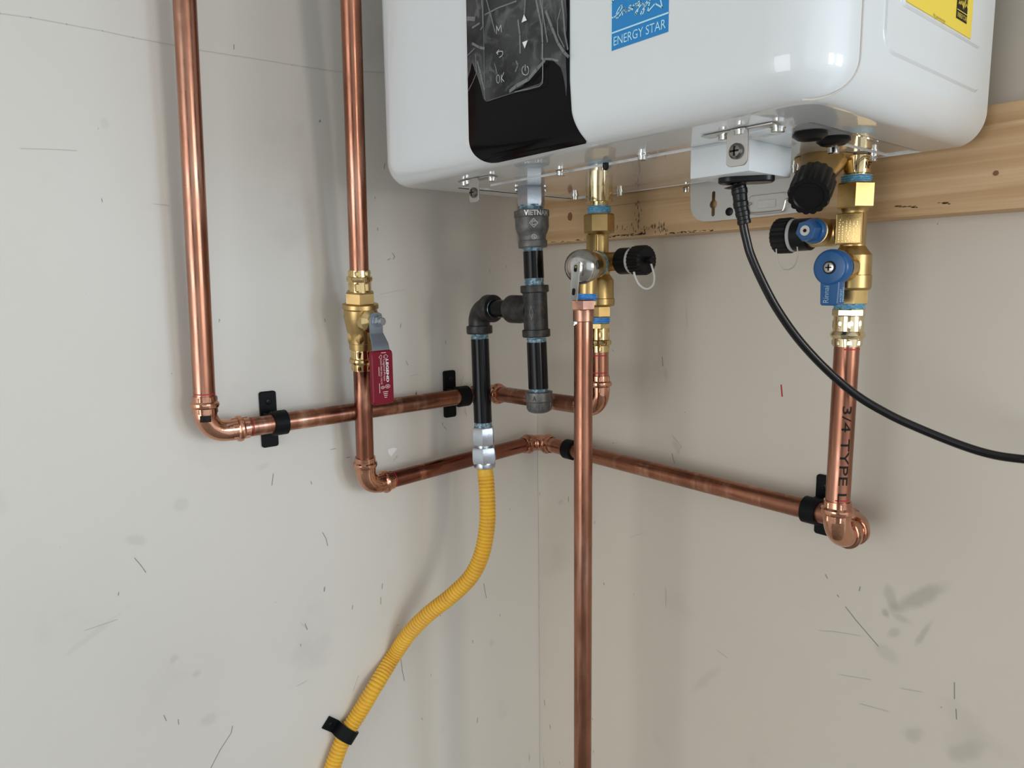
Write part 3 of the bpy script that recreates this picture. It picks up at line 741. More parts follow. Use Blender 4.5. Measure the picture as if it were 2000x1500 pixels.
def elbow(K, A, B, r, la, lb, rb, label, group=None, m=copper_fit, ink=True):
    """press elbow: corner point K with mouths la / lb along the directions to A and B"""
    da, db = (A-K).normalized(), (B-K).normalized()
    root = thing('press_elbow', label, 'pipe elbow', K, group)
    PA, PB = K+da*la, K+db*lb
    bm = NB(); p = arc_path(PA-da*.004, K, PB-db*.004, rb)
    sweep(bm, p, [r*1.13]+[r*1.10]*(len(p)-2)+[r*1.13], 32)
    mesh_obj('bend', bm, m, root, 40)
    for P, d in ((PA, da), (PB, db)):
        bm = NB(); fitting_end(bm, P, d, r); press_hex(bm, P, d, r)
        s = mesh_obj('socket', bm, m, root, 28)
    if ink:
        c = PA-da*.024; side = (CAM-c).normalized(); side = (side-da*side.dot(da)).normalized(); tt = da.cross(side)
        bm = NB(); n = 8; G = []
        for i in range(n+1):
            a = -.45+.9*i/n
            G.append([bm.verts.new(c+(side*math.cos(a)+tt*math.sin(a))*r*1.16+da*h) for h in (-.0035, .0035)])
        for i in range(n): bm.faces.new((G[i][0], G[i+1][0], G[i+1][1], G[i][1]))
        st_ = mesh_obj('ink_stamp', bm, blackprint, root, 60, recalc=False)
    return root, PA, PB
RP = .01111
def cyl_ring_mark(bm, P, d, r, w, a0, a1):
    """part-ring line drawn round a pipe"""
    side = (CAM-P).normalized(); side = (side-d*side.dot(d)).normalized(); tt = d.cross(side); n = 10
    G = [[bm.verts.new(P+(side*math.cos(a)+tt*math.sin(a))*(r+.0002)+d*h) for h in (-w/2, w/2)] for a in [a0+(a1-a0)*i/n for i in range(n+1)]]
    for i in range(n): bm.faces.new((G[i][0], G[i+1][0], G[i+1][1], G[i][1]))
def pipe(A, B, r, label, m=copper, r2=None, red=None, group=None, name='copper_pipe', segs=24):
    bm = NB(); solid(bm, [(A+(B-A)*(i/segs), r+((r2 or r)-r)*i/segs) for i in range(segs+1)], 40)
    o = mesh_obj(name, bm, m); tag(o, label, 'pipe', group)
    if red:
        d = (B-A).normalized()
        for (t, a0, a1) in red:
            bm = NB(); cyl_ring_mark(bm, A+d*t, d, r, .0012, a0, a1); mesh_obj('red_mark', bm, redmark, o, 60, recalc=False)
    return o

# --- run 1: left pipe down, upper run along the left wall, round the corner, up to the hot valve
K1 = on(403, 846, 0, .033); T1 = on(360.5, 0, 0, .046)
K2 = on(955, 766.5, 0, .033)
K3 = on(1172, 797, 1, K2.y)
K3 = V((K3.x, K2.y, K3.z))
hotXY = (K3.x, K3.y)
hot_top = V((K3.x-.0035, K3.y, ZB))
el1, PA, PB = elbow(K1, T1, K2, RP, .042, .046, .022, 'large copper press elbow at the foot of the leftmost pipe')
d1 = (T1-PA).normalized()
pipe(PA-d1*.006, T1+d1*.62, RP*1.02, 'leftmost tall copper pipe rising up the left wall', copper, r2=RP*1.02, red=[(.0085, -1.2, 1.2)])
el2, PC, PD = elbow(K2, K1, K3, RP, .028, .030, .016, 'copper press elbow turning the upper pipe run near the corner', ink=False)
pipe(PB, PC, RP, 'sloping copper pipe of the upper run along the left wall', copper, red=[(.0030, -1.2, 1.2)])
el3, PE, PF = elbow(K3, hot_top, K2, RP*.95, .040, .036, .020, 'copper press elbow below the hot-water valve, half behind the drain pipe', ink=False)
pipe(PD, PF, RP*.97, 'short copper pipe between two elbows behind the black capped pipe', copper)

# --- run 2: second pipe with ball valve, lower run, corner, right wall, cold valve
K4 = on(715, 950, 0, .033); T2 = on(685, 0, 0, .100)
K5 = on(1050, 862, 0, .033)
coldXY = (.533, -.093)
K6 = V((coldXY[0], K5.y, K5.z-.006)); K7 = V((coldXY[0], coldXY[1], K6.z-.002))
el4, PG, PH = elbow(K4, T2, K5, RP*1.02, .041, .038, .020, 'copper press elbow at the foot of the pipe with the red lever valve', ink=False)
pipe_lo = pipe(PH, K5+(K4-K5).normalized()*.030, RP, 'dark tarnished copper pipe of the lower run along the left wall', copper_dark, red=[(.0020, -1.2, 1.0)])
el5, PI_, PJ = elbow(K5, K4, K6, RP, .030, .032, .018, 'copper press elbow in the corner where the lower run meets the right wall')
axr = Axis(K5, K6)
pipe(PJ, K6+(K5-K6).normalized()*.028, RP, 'long copper pipe running level along the right wall under the heater', copper)
# cold elbows: two close-coupled bends
root = thing('double_elbow', 'pair of shiny copper elbows joined together at the right end of the lower run', 'pipe elbow', K7)
bm = NB(); A_ = K6+V((-.030, 0, 0)); B_ = V((K7.x, K7.y, K7.z+.040))
p1 = arc_path(A_, K6, (K6+K7)/2, .024, 12)[:-1]; p2 = arc_path((K6+K7)/2, K7, B_, .024, 12)[1:]
pth = p1+[(K6+K7)/2]+p2
sweep(bm, pth, RP*1.12, 32); mesh_obj('bend', bm, copper_fit, root, 40)
for P, d in ((K6+V((-.030, 0, 0)), V((-1, 0, 0))), (B_, Z_)):
    bm = NB(); fitting_end(bm, P, d, RP); press_hex(bm, P, d, RP); mesh_obj('socket', bm, copper_fit, root, 28)
for q in (-.008, .008):
    c = (K6+K7)/2+Y_*q; bm = NB(); solid(bm, [(c-Y_*.0035, RP*1.12), (c-Y_*.002, RP*1.34), (c+Y_*.002, RP*1.34), (c+Y_*.0035, RP*1.12)], 32); mesh_obj('bead', bm, copper_fit, root, 40)

# --- ball valve with red lever
ax2 = Axis(T2, K4)
def lathe_px(bm, ax, prof, n=32, ph=0.0, k=1, smooth=True):
    pts = []
    for q, hw in prof:
        P = ax.p(q, k); pts.append((P, ax.r(P, hw, k == 1)))
    solid(bm, pts, n, ph)
def part_px(name, ax, prof, m, parent, n=32, ph=0.0, k=1, sharp=32):
    bm = NB(); lathe_px(bm, ax, prof, n, ph, k); return mesh_obj(name, bm, m, parent, sharp)
def hex_px(name, ax, q0, q1, hw, m, parent, ph=0.0, k=1, n=6, ch=.1):
    A, B = ax.p(q0, k), ax.p(q1, k); bm = NB(); hexa(bm, A, B, ax.r(A, hw, k == 1), ph, n, ch); return mesh_obj(name, bm, m, parent, 25)
def thread_px(name, ax, q0, q1, hw, m, parent, k=1, turns=5, amp=.06):
    A, B = ax.p(q0, k), ax.p(q1, k); r = ax.r(A, hw, k == 1); pts = []
    N = turns*4
    for i in range(N+1):
        pts.append((A+(B-A)*(i/N), r*(1+amp*(1 if i % 4 in (1, 2) else -1)*.5)))
    bm = NB(); solid(bm, pts, 32); return mesh_obj(name, bm, m, parent, 60)
pipe(ax2.p(530), T2+(T2-K4).normalized()*.56, RP*1.0, 'second tall copper pipe above the red lever valve, beside the heater', copper, r2=RP*1.04)
pipe(PG-(PG-K4).normalized()*.006, ax2.p(718), RP*1.0, 'short dark copper pipe hanging below the red lever valve', copper_dark)
bv = thing('ball_valve', 'brass ball valve with a grey lever and red grip on the second pipe', 'valve', ax2.p(610))
part_px('press_end', ax2, [(527, 20.5), (539, 21.5), (540, 24.5), (544.5, 26), (549, 24.5), (550, 21), (570, 21.5)], brass_shiny, bv)
hex_px('press_flats', ax2, 528, 538.5, 23, brass_shiny, bv, .25); hex_px('press_flats', ax2, 551, 568, 23.5, brass_shiny, bv, .25)
hex_px('union_nut', ax2, 569, 594, 31, brass, bv, .0)
part_px('body', ax2, [(592, 30), (593.5, 35.5), (601, 36), (603, 34), (604, 33), (618, 33.5), (630, 31), (645, 28), (650, 26), (668, 25.5), (669, 24.5), (681, 24), (682, 22)], brass, bv)
hex_px('body_flats', ax2, 648, 667, 29, brass, bv, .1, ch=.2)
part_px('press_end', ax2, [(680, 20.5), (698, 21.5), (699.5, 24), (704, 25.5), (708, 24), (709.5, 21), (722, 20.5)], brass_shiny, bv)
hex_px('press_flats', ax2, 683, 697.5, 23, brass_shiny, bv, .25); hex_px('press_flats', ax2, 710.5, 721, 22.5, brass_shiny, bv, .25)
SD = V((.995, .10, 0)).normalized(); TD = V((-.10, .995, 0)).normalized()
C0 = ax2.p(626)
bm = NB(); solid(bm, [(C0, .0145), (C0+SD*.022, .0145), (C0+SD*.0235, .0125), (C0+SD*.0260, .0085), (C0+SD*.031, .0085)], 28); mesh_obj('stem_boss', bm, brass_shiny, bv)
def ribbon_plate(bm, prof, th, Wf):
    """bent strip: prof = [(out, z, halfwidth, shift)] in the stem frame"""
    secs = []
    for i, (o, z, hw, sh) in enumerate(prof):
        c = C0+SD*o+Z_*z+TD*sh
        if i == 0: t = V((0, 0, -1))
        a = prof[max(0, i-1)]; b = prof[min(len(prof)-1, i+1)]
        tv = (SD*(b[0]-a[0])+Z_*(b[1]-a[1])).normalized(); nn = TD.cross(tv).normalized()
        secs.append([bm.verts.new(c+TD*hw+nn*th/2), bm.verts.new(c-TD*hw+nn*th/2), bm.verts.new(c-TD*hw-nn*th/2), bm.verts.new(c+TD*hw-nn*th/2)])
    for a, b in zip(secs, secs[1:]): bridge(bm, a, b)
    bm.faces.new(secs[0][::-1]); bm.faces.new(secs[-1])
zt1 = ax2.p(684).z-C0.z
def zz(py): return ax2.p(py).z-C0.z
bm = NB(); ribbon_plate(bm, [(.031, .010, .004, .0), (.031, .0085, .0075, 0), (.031, .004, .0088, 0), (.031, -.004, .0088, 0), (.031, zz(648), .0088, 0), (.0318, zz(652), .0094, 0), (.0375, zz(668), .0112, .0), (.0388, zz(678), .0118, .0), (.039, zz(700), .0118, .0), (.039, zz(765), .0118, .0)], .0024, None)
mesh_obj('lever', bm, galv, bv, 20)
gz0, gz1 = zz(680), zz(780)
bm = NB(); gO = C0+SD*.039+Z_*((gz0+gz1)/2)
prism(bm, rrect(.0300, gz0-gz1, .0045), gO, TD, Z_, SD, -.0030, .0030, .0016); grip = mesh_obj('grip', bm, redgrip, bv, 30)
bm = NB(); nO = C0+SD*.032
solid(bm, [(nO, .0075), (nO+SD*.0015, .0075), (nO+SD*.0016, .0068), (nO+SD*.0070, .0068), (nO+SD*.0078, .0058)], 6, .3); mesh_obj('nut', bm, zinc, bv, 25)
bm = NB(); solid(bm, [(nO+SD*.0075, .0046), (nO+SD*.0125, .0046), (nO+SD*.0132, .0038)], 20); mesh_obj('stem_end', bm, zinc, bv)
# printing on the grip, reading downwards
gs = gO+SD*.0033
H = gz0-gz1
def gfn(u0, u1, v0, v1):
    # u runs down the grip; v runs to the right side = top of the letters
    return lambda u, v: gs + Z_*(H/2-(u0+(u1-u0)*u)*H) + TD*((v0+(v1-v0)*v))
text('lettering', 'LEGEND', gfn(.17, .59, .0040, .0078), whiteprint, grip, bold=.03)
text('lettering', 'Legend-Press', gfn(.17, .56, -.0006, .0030), pinkprint, grip)
text('lettering', 'LEAD FREE BALL VALVE', gfn(.17, .62, -.0040, -.0018), pinkprint, grip)
def gstroke(polys, w, m=pinkprint):
    bm = NB(); strokes(bm, [[gs+TD*a+Z_*(H/2-b*H) for a, b in L] for L in polys], w, SD); return mesh_obj('emblem', bm, m, grip, recalc=False)
gstroke([[(.0020+a*.0026, .12+b*.040) for a, b in ((0, -.6), (1, -1), (2, 0), (1, 1), (0, .6))], [(-.0030+a*.0026, .12+b*.040) for a, b in ((0.5, -.6), (0, -1), (-1, 0), (0, 1), (0.5, .6))],
         [(.0010, .10), (.0010, .14)], [(.0024, .10), (.0024, .14)], [(-.002, .10), (-.002, .14)]], .00045)
cc1 = [(.0055+.0034*math.cos(a), .67+.032*math.sin(a)) for a in [2*PI*i/18 for i in range(19)]]
cc2 = [(-.0016+.0024*math.cos(a), .68+.024*math.sin(a)) for a in [2*PI*i/18 for i in range(19)]]
gstroke([cc1, cc2, [(.0038, .66), (.0070, .68)], [(.004, .68), (.007, .66)], [(-.003, .68), (0, .68)]], .0006)
fine = []   # small print that is too blurred to read: broken rows of dashes
def dashes(v, b0, b1, along=True):
    b = b0
    while b < b1:
        l = random.uniform(.006, .016); fine.append([(v, b), (v, min(b1, b+l))]); b += l+.007
dashes(-.0062, .30, .46); dashes(-.0062, .60, .78)
for k in range(4):
    a = -.0012+.0006*k
    while a < .0062-.0008*k:
        l = random.uniform(.0006, .0013); fine.append([(a, .765+.034*k), (a+l, .765+.034*k)]); a += l+.0005
for k in range(5): fine.append([(-.002+.0014*k, .045), (-.0012+.0014*k, .045)])
gstroke(fine, .0008).name = 'fine_print'

# --- hot service valve (axis from elbow K3 up to the heater)
axh = Axis(hot_top, K3)
pipe(PE-(PE-K3).normalized()*.006, axh.p(685), RP*.95, 'very short bright copper pipe under the hot-water valve', copper, red=[(.010, -.9, .9), (.031, -.9, .9)])
hv = thing('service_valve', 'brass hot-water service valve with a black side cap, left of the two under the heater', 'valve', axh.p(540))
part_px('heater_connector', axh, [(363, 26.5), (395, 26.5), (396, 25)], brass_mirror, hv)
part_px('connector_collar', axh, [(395, 17), (404, 18)], brass_pale, hv)
thread_px('sealed_thread', axh, 403, 420, 22.5, tape, hv, turns=4, amp=.10)
hex_px('hex_nut', axh, 418, 456, 30, brass, hv, .785, ch=.12)
part_px('body', axh, [(454, 27), (459, 20), (463, 18.5), (497, 18.5), (503, 22), (512, 26), (524, 26), (533, 20), (536, 20), (546, 27), (548, 28), (583, 28), (584, 29.5), (595, 29.5), (598, 27)], brass, hv, sharp=30)
bm = NB(); fc = axh.p(478); boxf(bm, fc, X_, Y_, Z_, (-.010, -.0122, -.0115), (.0055, -.006, .0115), .001); mesh_obj('cast_plate', bm, brass, hv)
bm = NB(); fc = axh.p(567); boxf(bm, fc, X_, Y_, Z_, (-.012, -.0205, -.018), (.004, -.012, .014), .001); mesh_obj('cast_plate', bm, brass, hv)
hex_px('lower_hex', axh, 597, 620, 24, brass, hv, .35)
thread_px('sealed_thread', axh, 619, 631, 20, tape_bright, hv, turns=3, amp=.1)
hex_px('press_flats', axh, 630, 643, 21.5, brass_shiny, hv, .2)
part_px('press_end', axh, [(641, 19), (663, 19), (665, 22), (669, 23.5), (673, 22), (675, 19), (687, 18.5)], brass_shiny, hv)
hex_px('press_flats', axh, 645, 661, 20.5, brass_shiny, hv, .2, ch=.3); hex_px('press_flats', axh, 676, 686, 20, brass_shiny, hv, .2)
# side branch with black caps
B0 = axh.p(512); axb = Axis(B0, B0+X_*.12)
part_px('side_branch', axb, [(1176, 20), (1190, 18.5), (1207, 18.5), (1208, 20), (1217, 20)], brass, hv, k=0)
part_px('cap', axb, [(1212, 24), (1214, 26), (1234, 26), (1236, 24)], blackpl, hv, k=0)
def ribbed_cap(name, ax, q0, q1, hw, m, parent, k=0, n=48, amp=.05):
    A, B = ax.p(q0, k), ax.p(q1, k); r = ax.r(A, hw, k == 1); d = (B-A).normalized(); u, v = frame(d); bm = NB(); last = None; first = None
    L = (B-A).length
    for c, rr2 in ((A, r*.95), (A+d*L*.08, r), (B-d*L*.12, r), (B, r*.90)):
        kx = [bm.verts.new(c+(u*math.cos(2*PI*i/n)+v*math.sin(2*PI*i/n))*rr2*(1+amp*(1 if i % 2 else -1)*.5)) for i in range(n)]
        if last: bridge(bm, last, kx)
        else: first = kx
        last = kx
    bm.faces.new(first[::-1]); bm.faces.new(last)
    return mesh_obj(name, bm, m, parent, 30)
ribbed_cap('cap', axb, 1240, 1265, 28.5, blackpl, hv)
part_px('lanyard_ring', axb, [(1234.5, 24), (1235, 26.2), (1240, 26.2), (1240.5, 24)], nylon, hv, k=0)
part_px('cap_knob', axb, [(1262, 5), (1268, 5), (1269, 7.5), (1274, 7.5), (1275, 6)], blackpl, hv, k=0)
bm = NB(); dz = proj(axb.p(1240, 0))[2]-.012
sweep(bm, catmull([at(x, y, dz) for x, y in ((1238, 531), (1241, 541), (1248, 555), (1258, 563), (1268, 563), (1276, 555), (1278, 540), (1275, 526), (1270, 510))], 6), .0012, 8); mesh_obj('lanyard', bm, nylon, hv)

# --- pressure relief valve in front of the hot valve
DH, DD = proj(B0)[2], .80
rv = thing('relief_valve', 'brass pressure relief valve with a polished steel dome and test lever', 'valve', at(1144, 575, DD))
axp = Axis(at(1174, 514, DH-.012), at(1121, 524, DD-.028))
dv = axp.d; L0 = (axp.B-axp.A).length
def ap(t): return axp.A+dv*(L0*t)
bm = NB(); solid(bm, [(ap(.0), .0125), (ap(.18), .0125), (ap(.19), .0150), (ap(.30), .0150), (ap(.31), .0118), (ap(.42), .0118)], 28); mesh_obj('inlet', bm, brass, rv)
bm = NB(); solid(bm, [(ap(.185), .0155), (ap(.235), .0158), (ap(.285), .0155)], 28); mesh_obj('sealant_ring', bm, thread, rv)
bm = NB(); solid(bm, [(ap(.40), .0150), (ap(.44), .0165), (ap(.66), .0165), (ap(.70), .0175), (ap(.78), .0178)], 32); mesh_obj('valve_body', bm, brass, rv)
axo = Axis(at(1148, 530, DD), at(1143, 600, DD)); axo.B = V((axo.A.x-.001, axo.A.y-.0, axo.B.z))
part_px('outlet', axo, [(528, 19), (552, 18.5), (575, 18), (576, 16.5)], brass, rv)
cD = ap(.76); bm = NB(); rD = .0190; pts = []
for i in range(14):
    t = PI/2*i/13; pts.append((cD+dv*(rD*.62*math.sin(t)), rD*math.cos(t)+1e-4))
solid(bm, [(cD-dv*.008, rD)]+pts, 48); mesh_obj('dome', bm, dome_m, rv, 50)
thread_px('sealed_thread', axo, 573, 588, 18.6, tape_bright, rv, turns=4, amp=.1)
# test lever: folded strip with two slots
LA, LB = at(1125, 511, DD-.052), at(1119, 586, DD-.038)
lz = (LB-LA).normalized(); lx = (RT - lz*RT.dot(lz)).normalized(); ly = lz.cross(lx)
LL = (LB-LA).length; w2 = .0038
cu_outer = rrect(w2*2, LL, .0012)
bm = NB()
lo_ = [(-w2, 0), (w2, 0), (w2, LL), (-w2, LL)]
boxf(bm, LA, lx, lz, ly, (-w2, 0, -.0004), (w2, LL, .0004), .0002)
boxf(bm, LA+lx*w2, lx, lz, ly, (-.0008, 0, -.0004), (.0004, LL, .007), .0002)
lev = mesh_obj('test_lever', bm, lever_m, rv, 25)
bm = NB()
sgn = 1 if ly.dot(CAM-LA) > 0 else -1
for c_, m_ in ((.17, 0), (.78, 0)):
    prism(bm, rrect(.0034, .0075, .0016), LA+lz*(LL*c_)+ly*(sgn*.0006), lx, lz, ly*sgn, 0, .0001)
mesh_obj('lever_slot', bm, blackprint, lev)
bm = NB(); c_ = LA+lz*(LL*.13); solid(bm, [(c_-ly*sgn*.012, .0014), (c_+ly*sgn*.0012, .0014)], 12); mesh_obj('lever_pin', bm, brass_shiny, lev)

# --- drain pipe
axd = Axis(at(1139.5, 590, DD), at(1136.5, 1490, DD*.89/.85)); axd.B = V((axd.A.x, axd.A.y, 0.4))
adp = thing('pipe_adapter', 'soldered copper adapter under the relief valve on the drain pipe', 'pipe fitting', axd.p(606))
hex_px('hex_collar', axd, 585, 606, 24.5, copper_sold, adp, .3, n=6)
part_px('socket', axd, [(605, 20.5), (627, 20.5), (628.5, 19)], copper_sold, adp)
bm = NB(); 
for i in range(14):
    a = -2.2+1.4*i/13
    s = (CAM-axd.p(632)).normalized(); s = (s-Z_*s.z).normalized(); tt = Z_.cross(s)
    c = axd.p(629+random.uniform(-1, 3)*(1 if 3 < i < 12 else .3)); r = axd.r(c, 19.4)
    solid(bm, [(c+(s*math.cos(a)+tt*math.sin(a))*(r-.0012)+Z_*.0015, .0016), (c+(s*math.cos(a)+tt*math.sin(a))*(r-.0006)-Z_*.002, .0010)], 6)
mesh_obj('solder_bead', bm, zinc, adp)
Pd = axd.p(627); Rd = axd.r(Pd, 18.6)
pipe(V((Pd.x, Pd.y, .25)), Pd, Rd, 'long vertical copper drain pipe hanging from the relief valve to below the frame', copper)

# --- cold service valve
axc = Axis(V((coldXY[0]+.0015, coldXY[1]+.001, ZB)), V((coldXY[0], coldXY[1], K7.z)))
cp0 = V((K7.x, K7.y, K7.z+.034))
cpipe = pipe(cp0, axc.p(674), RP, 'bright copper pipe between the cold-water valve and the double elbow', copper, red=[(.0085, -.2, 1.1), ((axc.p(681)-cp0).length, -.2, 1.5)])
cv = thing('service_valve', 'large brass cold-water service valve with a blue handle at the right', 'valve', axc.p(530))
part_px('heater_connector', axc, [(306, 28), (340, 28), (341, 25), (347, 25)], brass_mirror, cv)
thread_px('sealed_thread', axc, 343, 360, 30, tape, cv, turns=4, amp=.10)
hex_px('hex_nut', axc, 358, 408, 41, brass, cv, .61, ch=.08)
part_px('body', axc, [(406, 30), (411, 27), (414, 25.5), (481, 25.5), (487, 30), (496, 38), (499, 40), (537, 40), (538, 41.5), (562, 41.5), (566, 38)], brass, cv, sharp=28)
hex_px('lower_hex', axc, 565, 594, 36, brass, cv, .35, ch=.05)
thread_px('sealed_thread', axc, 592, 603, 31, tape, cv, turns=3, amp=.08)
part_px('press_end', axc, [(601, 29.5), (646, 30), (649, 33), (654, 35.5), (659, 33), (661, 30), (676, 29)], brass_pale, cv)
hex_px('press_flats', axc, 602, 618, 33.5, brass_pale, cv, .2, n=8); hex_px('press_flats', axc, 622, 645, 31.5, brass_pale, cv, .2, n=8, ch=.3); hex_px('press_flats', axc, 662, 675, 31, brass_pale, cv, .2, n=8)
# embossed plate facing the viewer's left
fc = axc.p(448); bm = NB(); PN = V((.15, -1, 0)).normalized(); PX = V((1, .15, 0)).normalized()
boxf(bm, fc, PX, PN, Z_, (-.0120, .008, -.0140), (.0110, .0128, .0140), .0008)
cpl = mesh_obj('cast_plate', bm, brass, cv)
bm = NB()
rim = [fc+PX*x+PN*.0130+Z_*z for x, z in ((-.0112, -.0132), (.0102, -.0132), (.0102, .0132), (-.0112, .0132), (-.0112, -.0132))]
sweep(bm, rim, .0005, 6); mesh_obj('plate_rim', bm, brass_shiny, cpl)
bm = NB()   # rows of worn raised casting marks, too blurred to read
for i in range(3):
    z = -.0115
    while z < .0105:
        L_ = random.uniform(.0006, .0016)
        for xx in ((0, .0030) if random.random() < .5 else (random.choice((.0006, .0018)),)):
            boxf(bm, fc+PN*.0126+PX*(-.0085+.0062*i+xx)+Z_*z, PX, PN, Z_, (-.0003, 0, 0), (.0004, .0007, L_))
        z += L_+random.uniform(.0005, .0012)
mk = mesh_obj('cast_mark', bm, brass_shiny, cpl); mk['kind'] = 'stuff'
# NPT stamp on the connector
def stamp(body, ax, q0, q1, a0, a1, hw, m, parent):
    P0, P1 = ax.p(q0), ax.p(q1); r = ax.r(P0, hw)+.0002
    s = (CAM-P0); s.z = 0; s.normalize(); tt = Z_.cross(s)
    return text('lettering', body, lambda u, v: P1+(P0-P1)*v+(s*math.cos(a0+(a1-a0)*u)+tt*math.sin(a0+(a1-a0)*u))*r, m, parent, curved=(.7, 0))
stamp('NPT', axc, 319, 333, .62, 1.35, 28, blackprint, cv)
# side branch to the left with caps
B1 = axc.p(452); axl = Axis(B1, B1-X_*.1)
part_px('side_branch', axl, [(1640, 24), (1628, 27), (1606, 26), (1578, 27)], brass, cv, k=0)
part_px('cap', axl, [(1586, 30), (1584, 32), (1556, 32), (1554, 30)], blackpl, cv, k=0)
part_px('lanyard_ring', axl, [(1556, 29), (1555, 32.5), (1549, 32.5), (1548, 29)], nylon, cv, k=0)
ribbed_cap('cap', axl, 1549, 1518, 34.5, blackpl, cv)
bm = NB(); dz = proj(axl.p(1550, 0))[2]-.015
sweep(bm, catmull([at(x, y, dz) for x, y in ((1557, 482), (1558, 500), (1552, 518), (1542, 526), (1530, 526), (1521, 515), (1517, 498), (1516, 486))], 6), .0006, 8); mesh_obj('lanyard', bm, nylon, cv)
# blue hex drain key
c = axl.p(1612, 0)+Z_*.001
bm = NB(); solid(bm, [(c-Y_*.006, .0125), (c-Y_*.020, .0125), (c-Y_*.0205, .0112)], 28); mesh_obj('key_boss', bm, brass, cv)
bm = NB(); solid(bm, [(c-Y_*.0200, .0115), (c-Y_*.0240, .0118), (c-Y_*.0265, .0105)], 28); kb = mesh_obj('drain_key', bm, bluepl, cv, 40)
bm = NB(); hexa(bm, c-Y_*.026, c-Y_*.038, .0098, .2); mesh_obj('key_hex', bm, bluepl, kb, 25)
bm = NB(); solid(bm, [(c-Y_*.0375, .0046), (c-Y_*.0386, .0046)], 20); mesh_obj('key_screw', bm, steel, kb)
bm = NB(); solid(bm, [(c-Y_*.0385, .0018), (c-Y_*.0389, .0018)], 6); mesh_obj('key_socket', bm, blackprint, kb)
# main blue handle, faces the viewer's side of the room
hc = axc.p(523)
bm = NB(); solid(bm, [(hc-Y_*.012, .0135), (hc-Y_*.0240, .0135), (hc-Y_*.0245, .0120), (hc-Y_*.033, .0100)], 32); mesh_obj('handle_boss', bm, brass_shiny, cv)
bm = NB(); h0 = hc-Y_*.0300
solid(bm, [(h0, .0150), (h0-Y_*.001, .0160), (h0-Y_*.0095, .0160), (h0-Y_*.0115, .0146), (h0-Y_*.0120, .0130)], 40); hd = mesh_obj('blue_handle', bm, bluepl, cv, 40)
zh0 = on(1620, 535, 1, h0.y-.010).z; zh1 = on(1622, 597, 1, h0.y-.010).z
bm = NB(); prism(bm, [(-.0088, zh0-h0.z), (-.0080, zh1-h0.z+.0015), (-.0065, zh1-h0.z), (.0065, zh1-h0.z), (.0080, zh1-h0.z+.0015), (.0088, zh0-h0.z)], h0, X_, Z_, -Y_, .0005, .0105, .0007)
mesh_obj('handle_lever', bm, bluepl, hd, 30)
bm = NB(); q = h0-Y_*.0120; solid(bm, [(q+Y_*.001, .0058), (q-Y_*.0005, .0058)], 24); mesh_obj('screw_recess', bm, blackpl, hd)
bm = NB(); solid(bm, [(q-Y_*.0004, .0045), (q-Y_*.0014, .0045), (q-Y_*.0019, .0035)], 24); sc = mesh_obj('screw', bm, steel, hd)
bm = NB()
for a, b in ((.0028, .0006), (.0006, .0028)): boxf(bm, q-Y_*.0018, X_, -Y_, Z_, (-a, 0, -b), (a, .0004, b))
mesh_obj('cross_slot', bm, blackprint, sc)
yf = h0.y-.0108
text('lettering', 'Rinnai', lambda u, v: V((h0.x+.0000-.0050*v*1.0-.0000, yf, zh1+.0025+(.0150)*u)) , greyprint, hd)
xs = h0.x+.0090
text('lettering', 'PATENT', lambda u, v: V((xs+.0002, h0.y-.0058-.0030*v, zh1+.0035+.0112*u)), cyanprint, hd)
text('lettering', 'PENDING', lambda u, v: V((xs+.0002, h0.y-.0015-.0030*v, zh1+.0035+.0128*u)), cyanprint, hd)
# the lever's side cheek that carries the print
bm = NB(); boxf(bm, V((h0.x, h0.y, 0)), X_, Y_, Z_, (.0070, -.0100, zh1+.001), (.0090, -.0004, zh0), .0003); mesh_obj('lever_cheek', bm, bluepl, hd)
# pipe print
P0, P1 = axc.p(900), axc.p(790); r = RP+.0002
s = (CAM-P0); s.z = 0; s.normalize(); tt = Z_.cross(s)
text('lettering', '3/4 TYPE L', lambda u, v: P1+(axc.p(975)-P1)*u+(s*math.cos(-.05+.75*v)+tt*math.sin(-.05+.75*v))*(r+.0001), blackprint, cpipe, curved=(0, .75))

# --- inlet filter with black ribbed knob
TF, EF = at(1611, 300, .655), at(1579, 384, .602)
fl = thing('inlet_filter', 'brass inlet filter with a fluted black knob under the heater', 'filter', TF)
dF = (EF-TF).normalized(); LF = (EF-TF).length
def fpt(t): return TF+dF*LF*t
bm = NB(); tp = V((TF.x, TF.y, ZB)); solid(bm, [(tp-Z_*.0002, .026), (tp-Z_*.003, .024), (tp-Z_*.007, .0175)], 36); mesh_obj('flange', bm, brass, fl)
bm = NB(); solid(bm, [(fpt(-.05), .0205), (fpt(.12), .0205), (fpt(.36), .0165), (fpt(.50), .0150), (fpt(.70), .0150)], 36); mesh_obj('filter_body', bm, brass, fl, 50)
bm = NB(); u, v = frame(dF); n = 120; last = first = None
for t, rr2, am in ((.62, .0160, .05), (.65, .0172, .09), (.95, .0172, .09), (1.0, .0162, .09)):
    kx = [bm.verts.new(fpt(t)+(u*math.cos(2*PI*i/n)+v*math.sin(2*PI*i/n))*rr2*(1+am*(abs(math.sin(8*2*PI*i/n/1.0))-.6))) for i in range(n)]
    if last: bridge(bm, last, kx)
    else: first = kx
    last = kx
ctr = [bm.verts.new(fpt(1.0)+(u*math.cos(2*PI*i/n)+v*math.sin(2*PI*i/n))*.0125) for i in range(n)]; bridge(bm, last, ctr)
ct2 = [bm.verts.new(fpt(.985)+(u*math.cos(2*PI*i/n)+v*math.sin(2*PI*i/n))*.0115) for i in range(n)]; bridge(bm, ctr, ct2); bm.faces.new(ct2); bm.faces.new(first[::-1])
mesh_obj('fluted_knob', bm, blackpl, fl, 40)

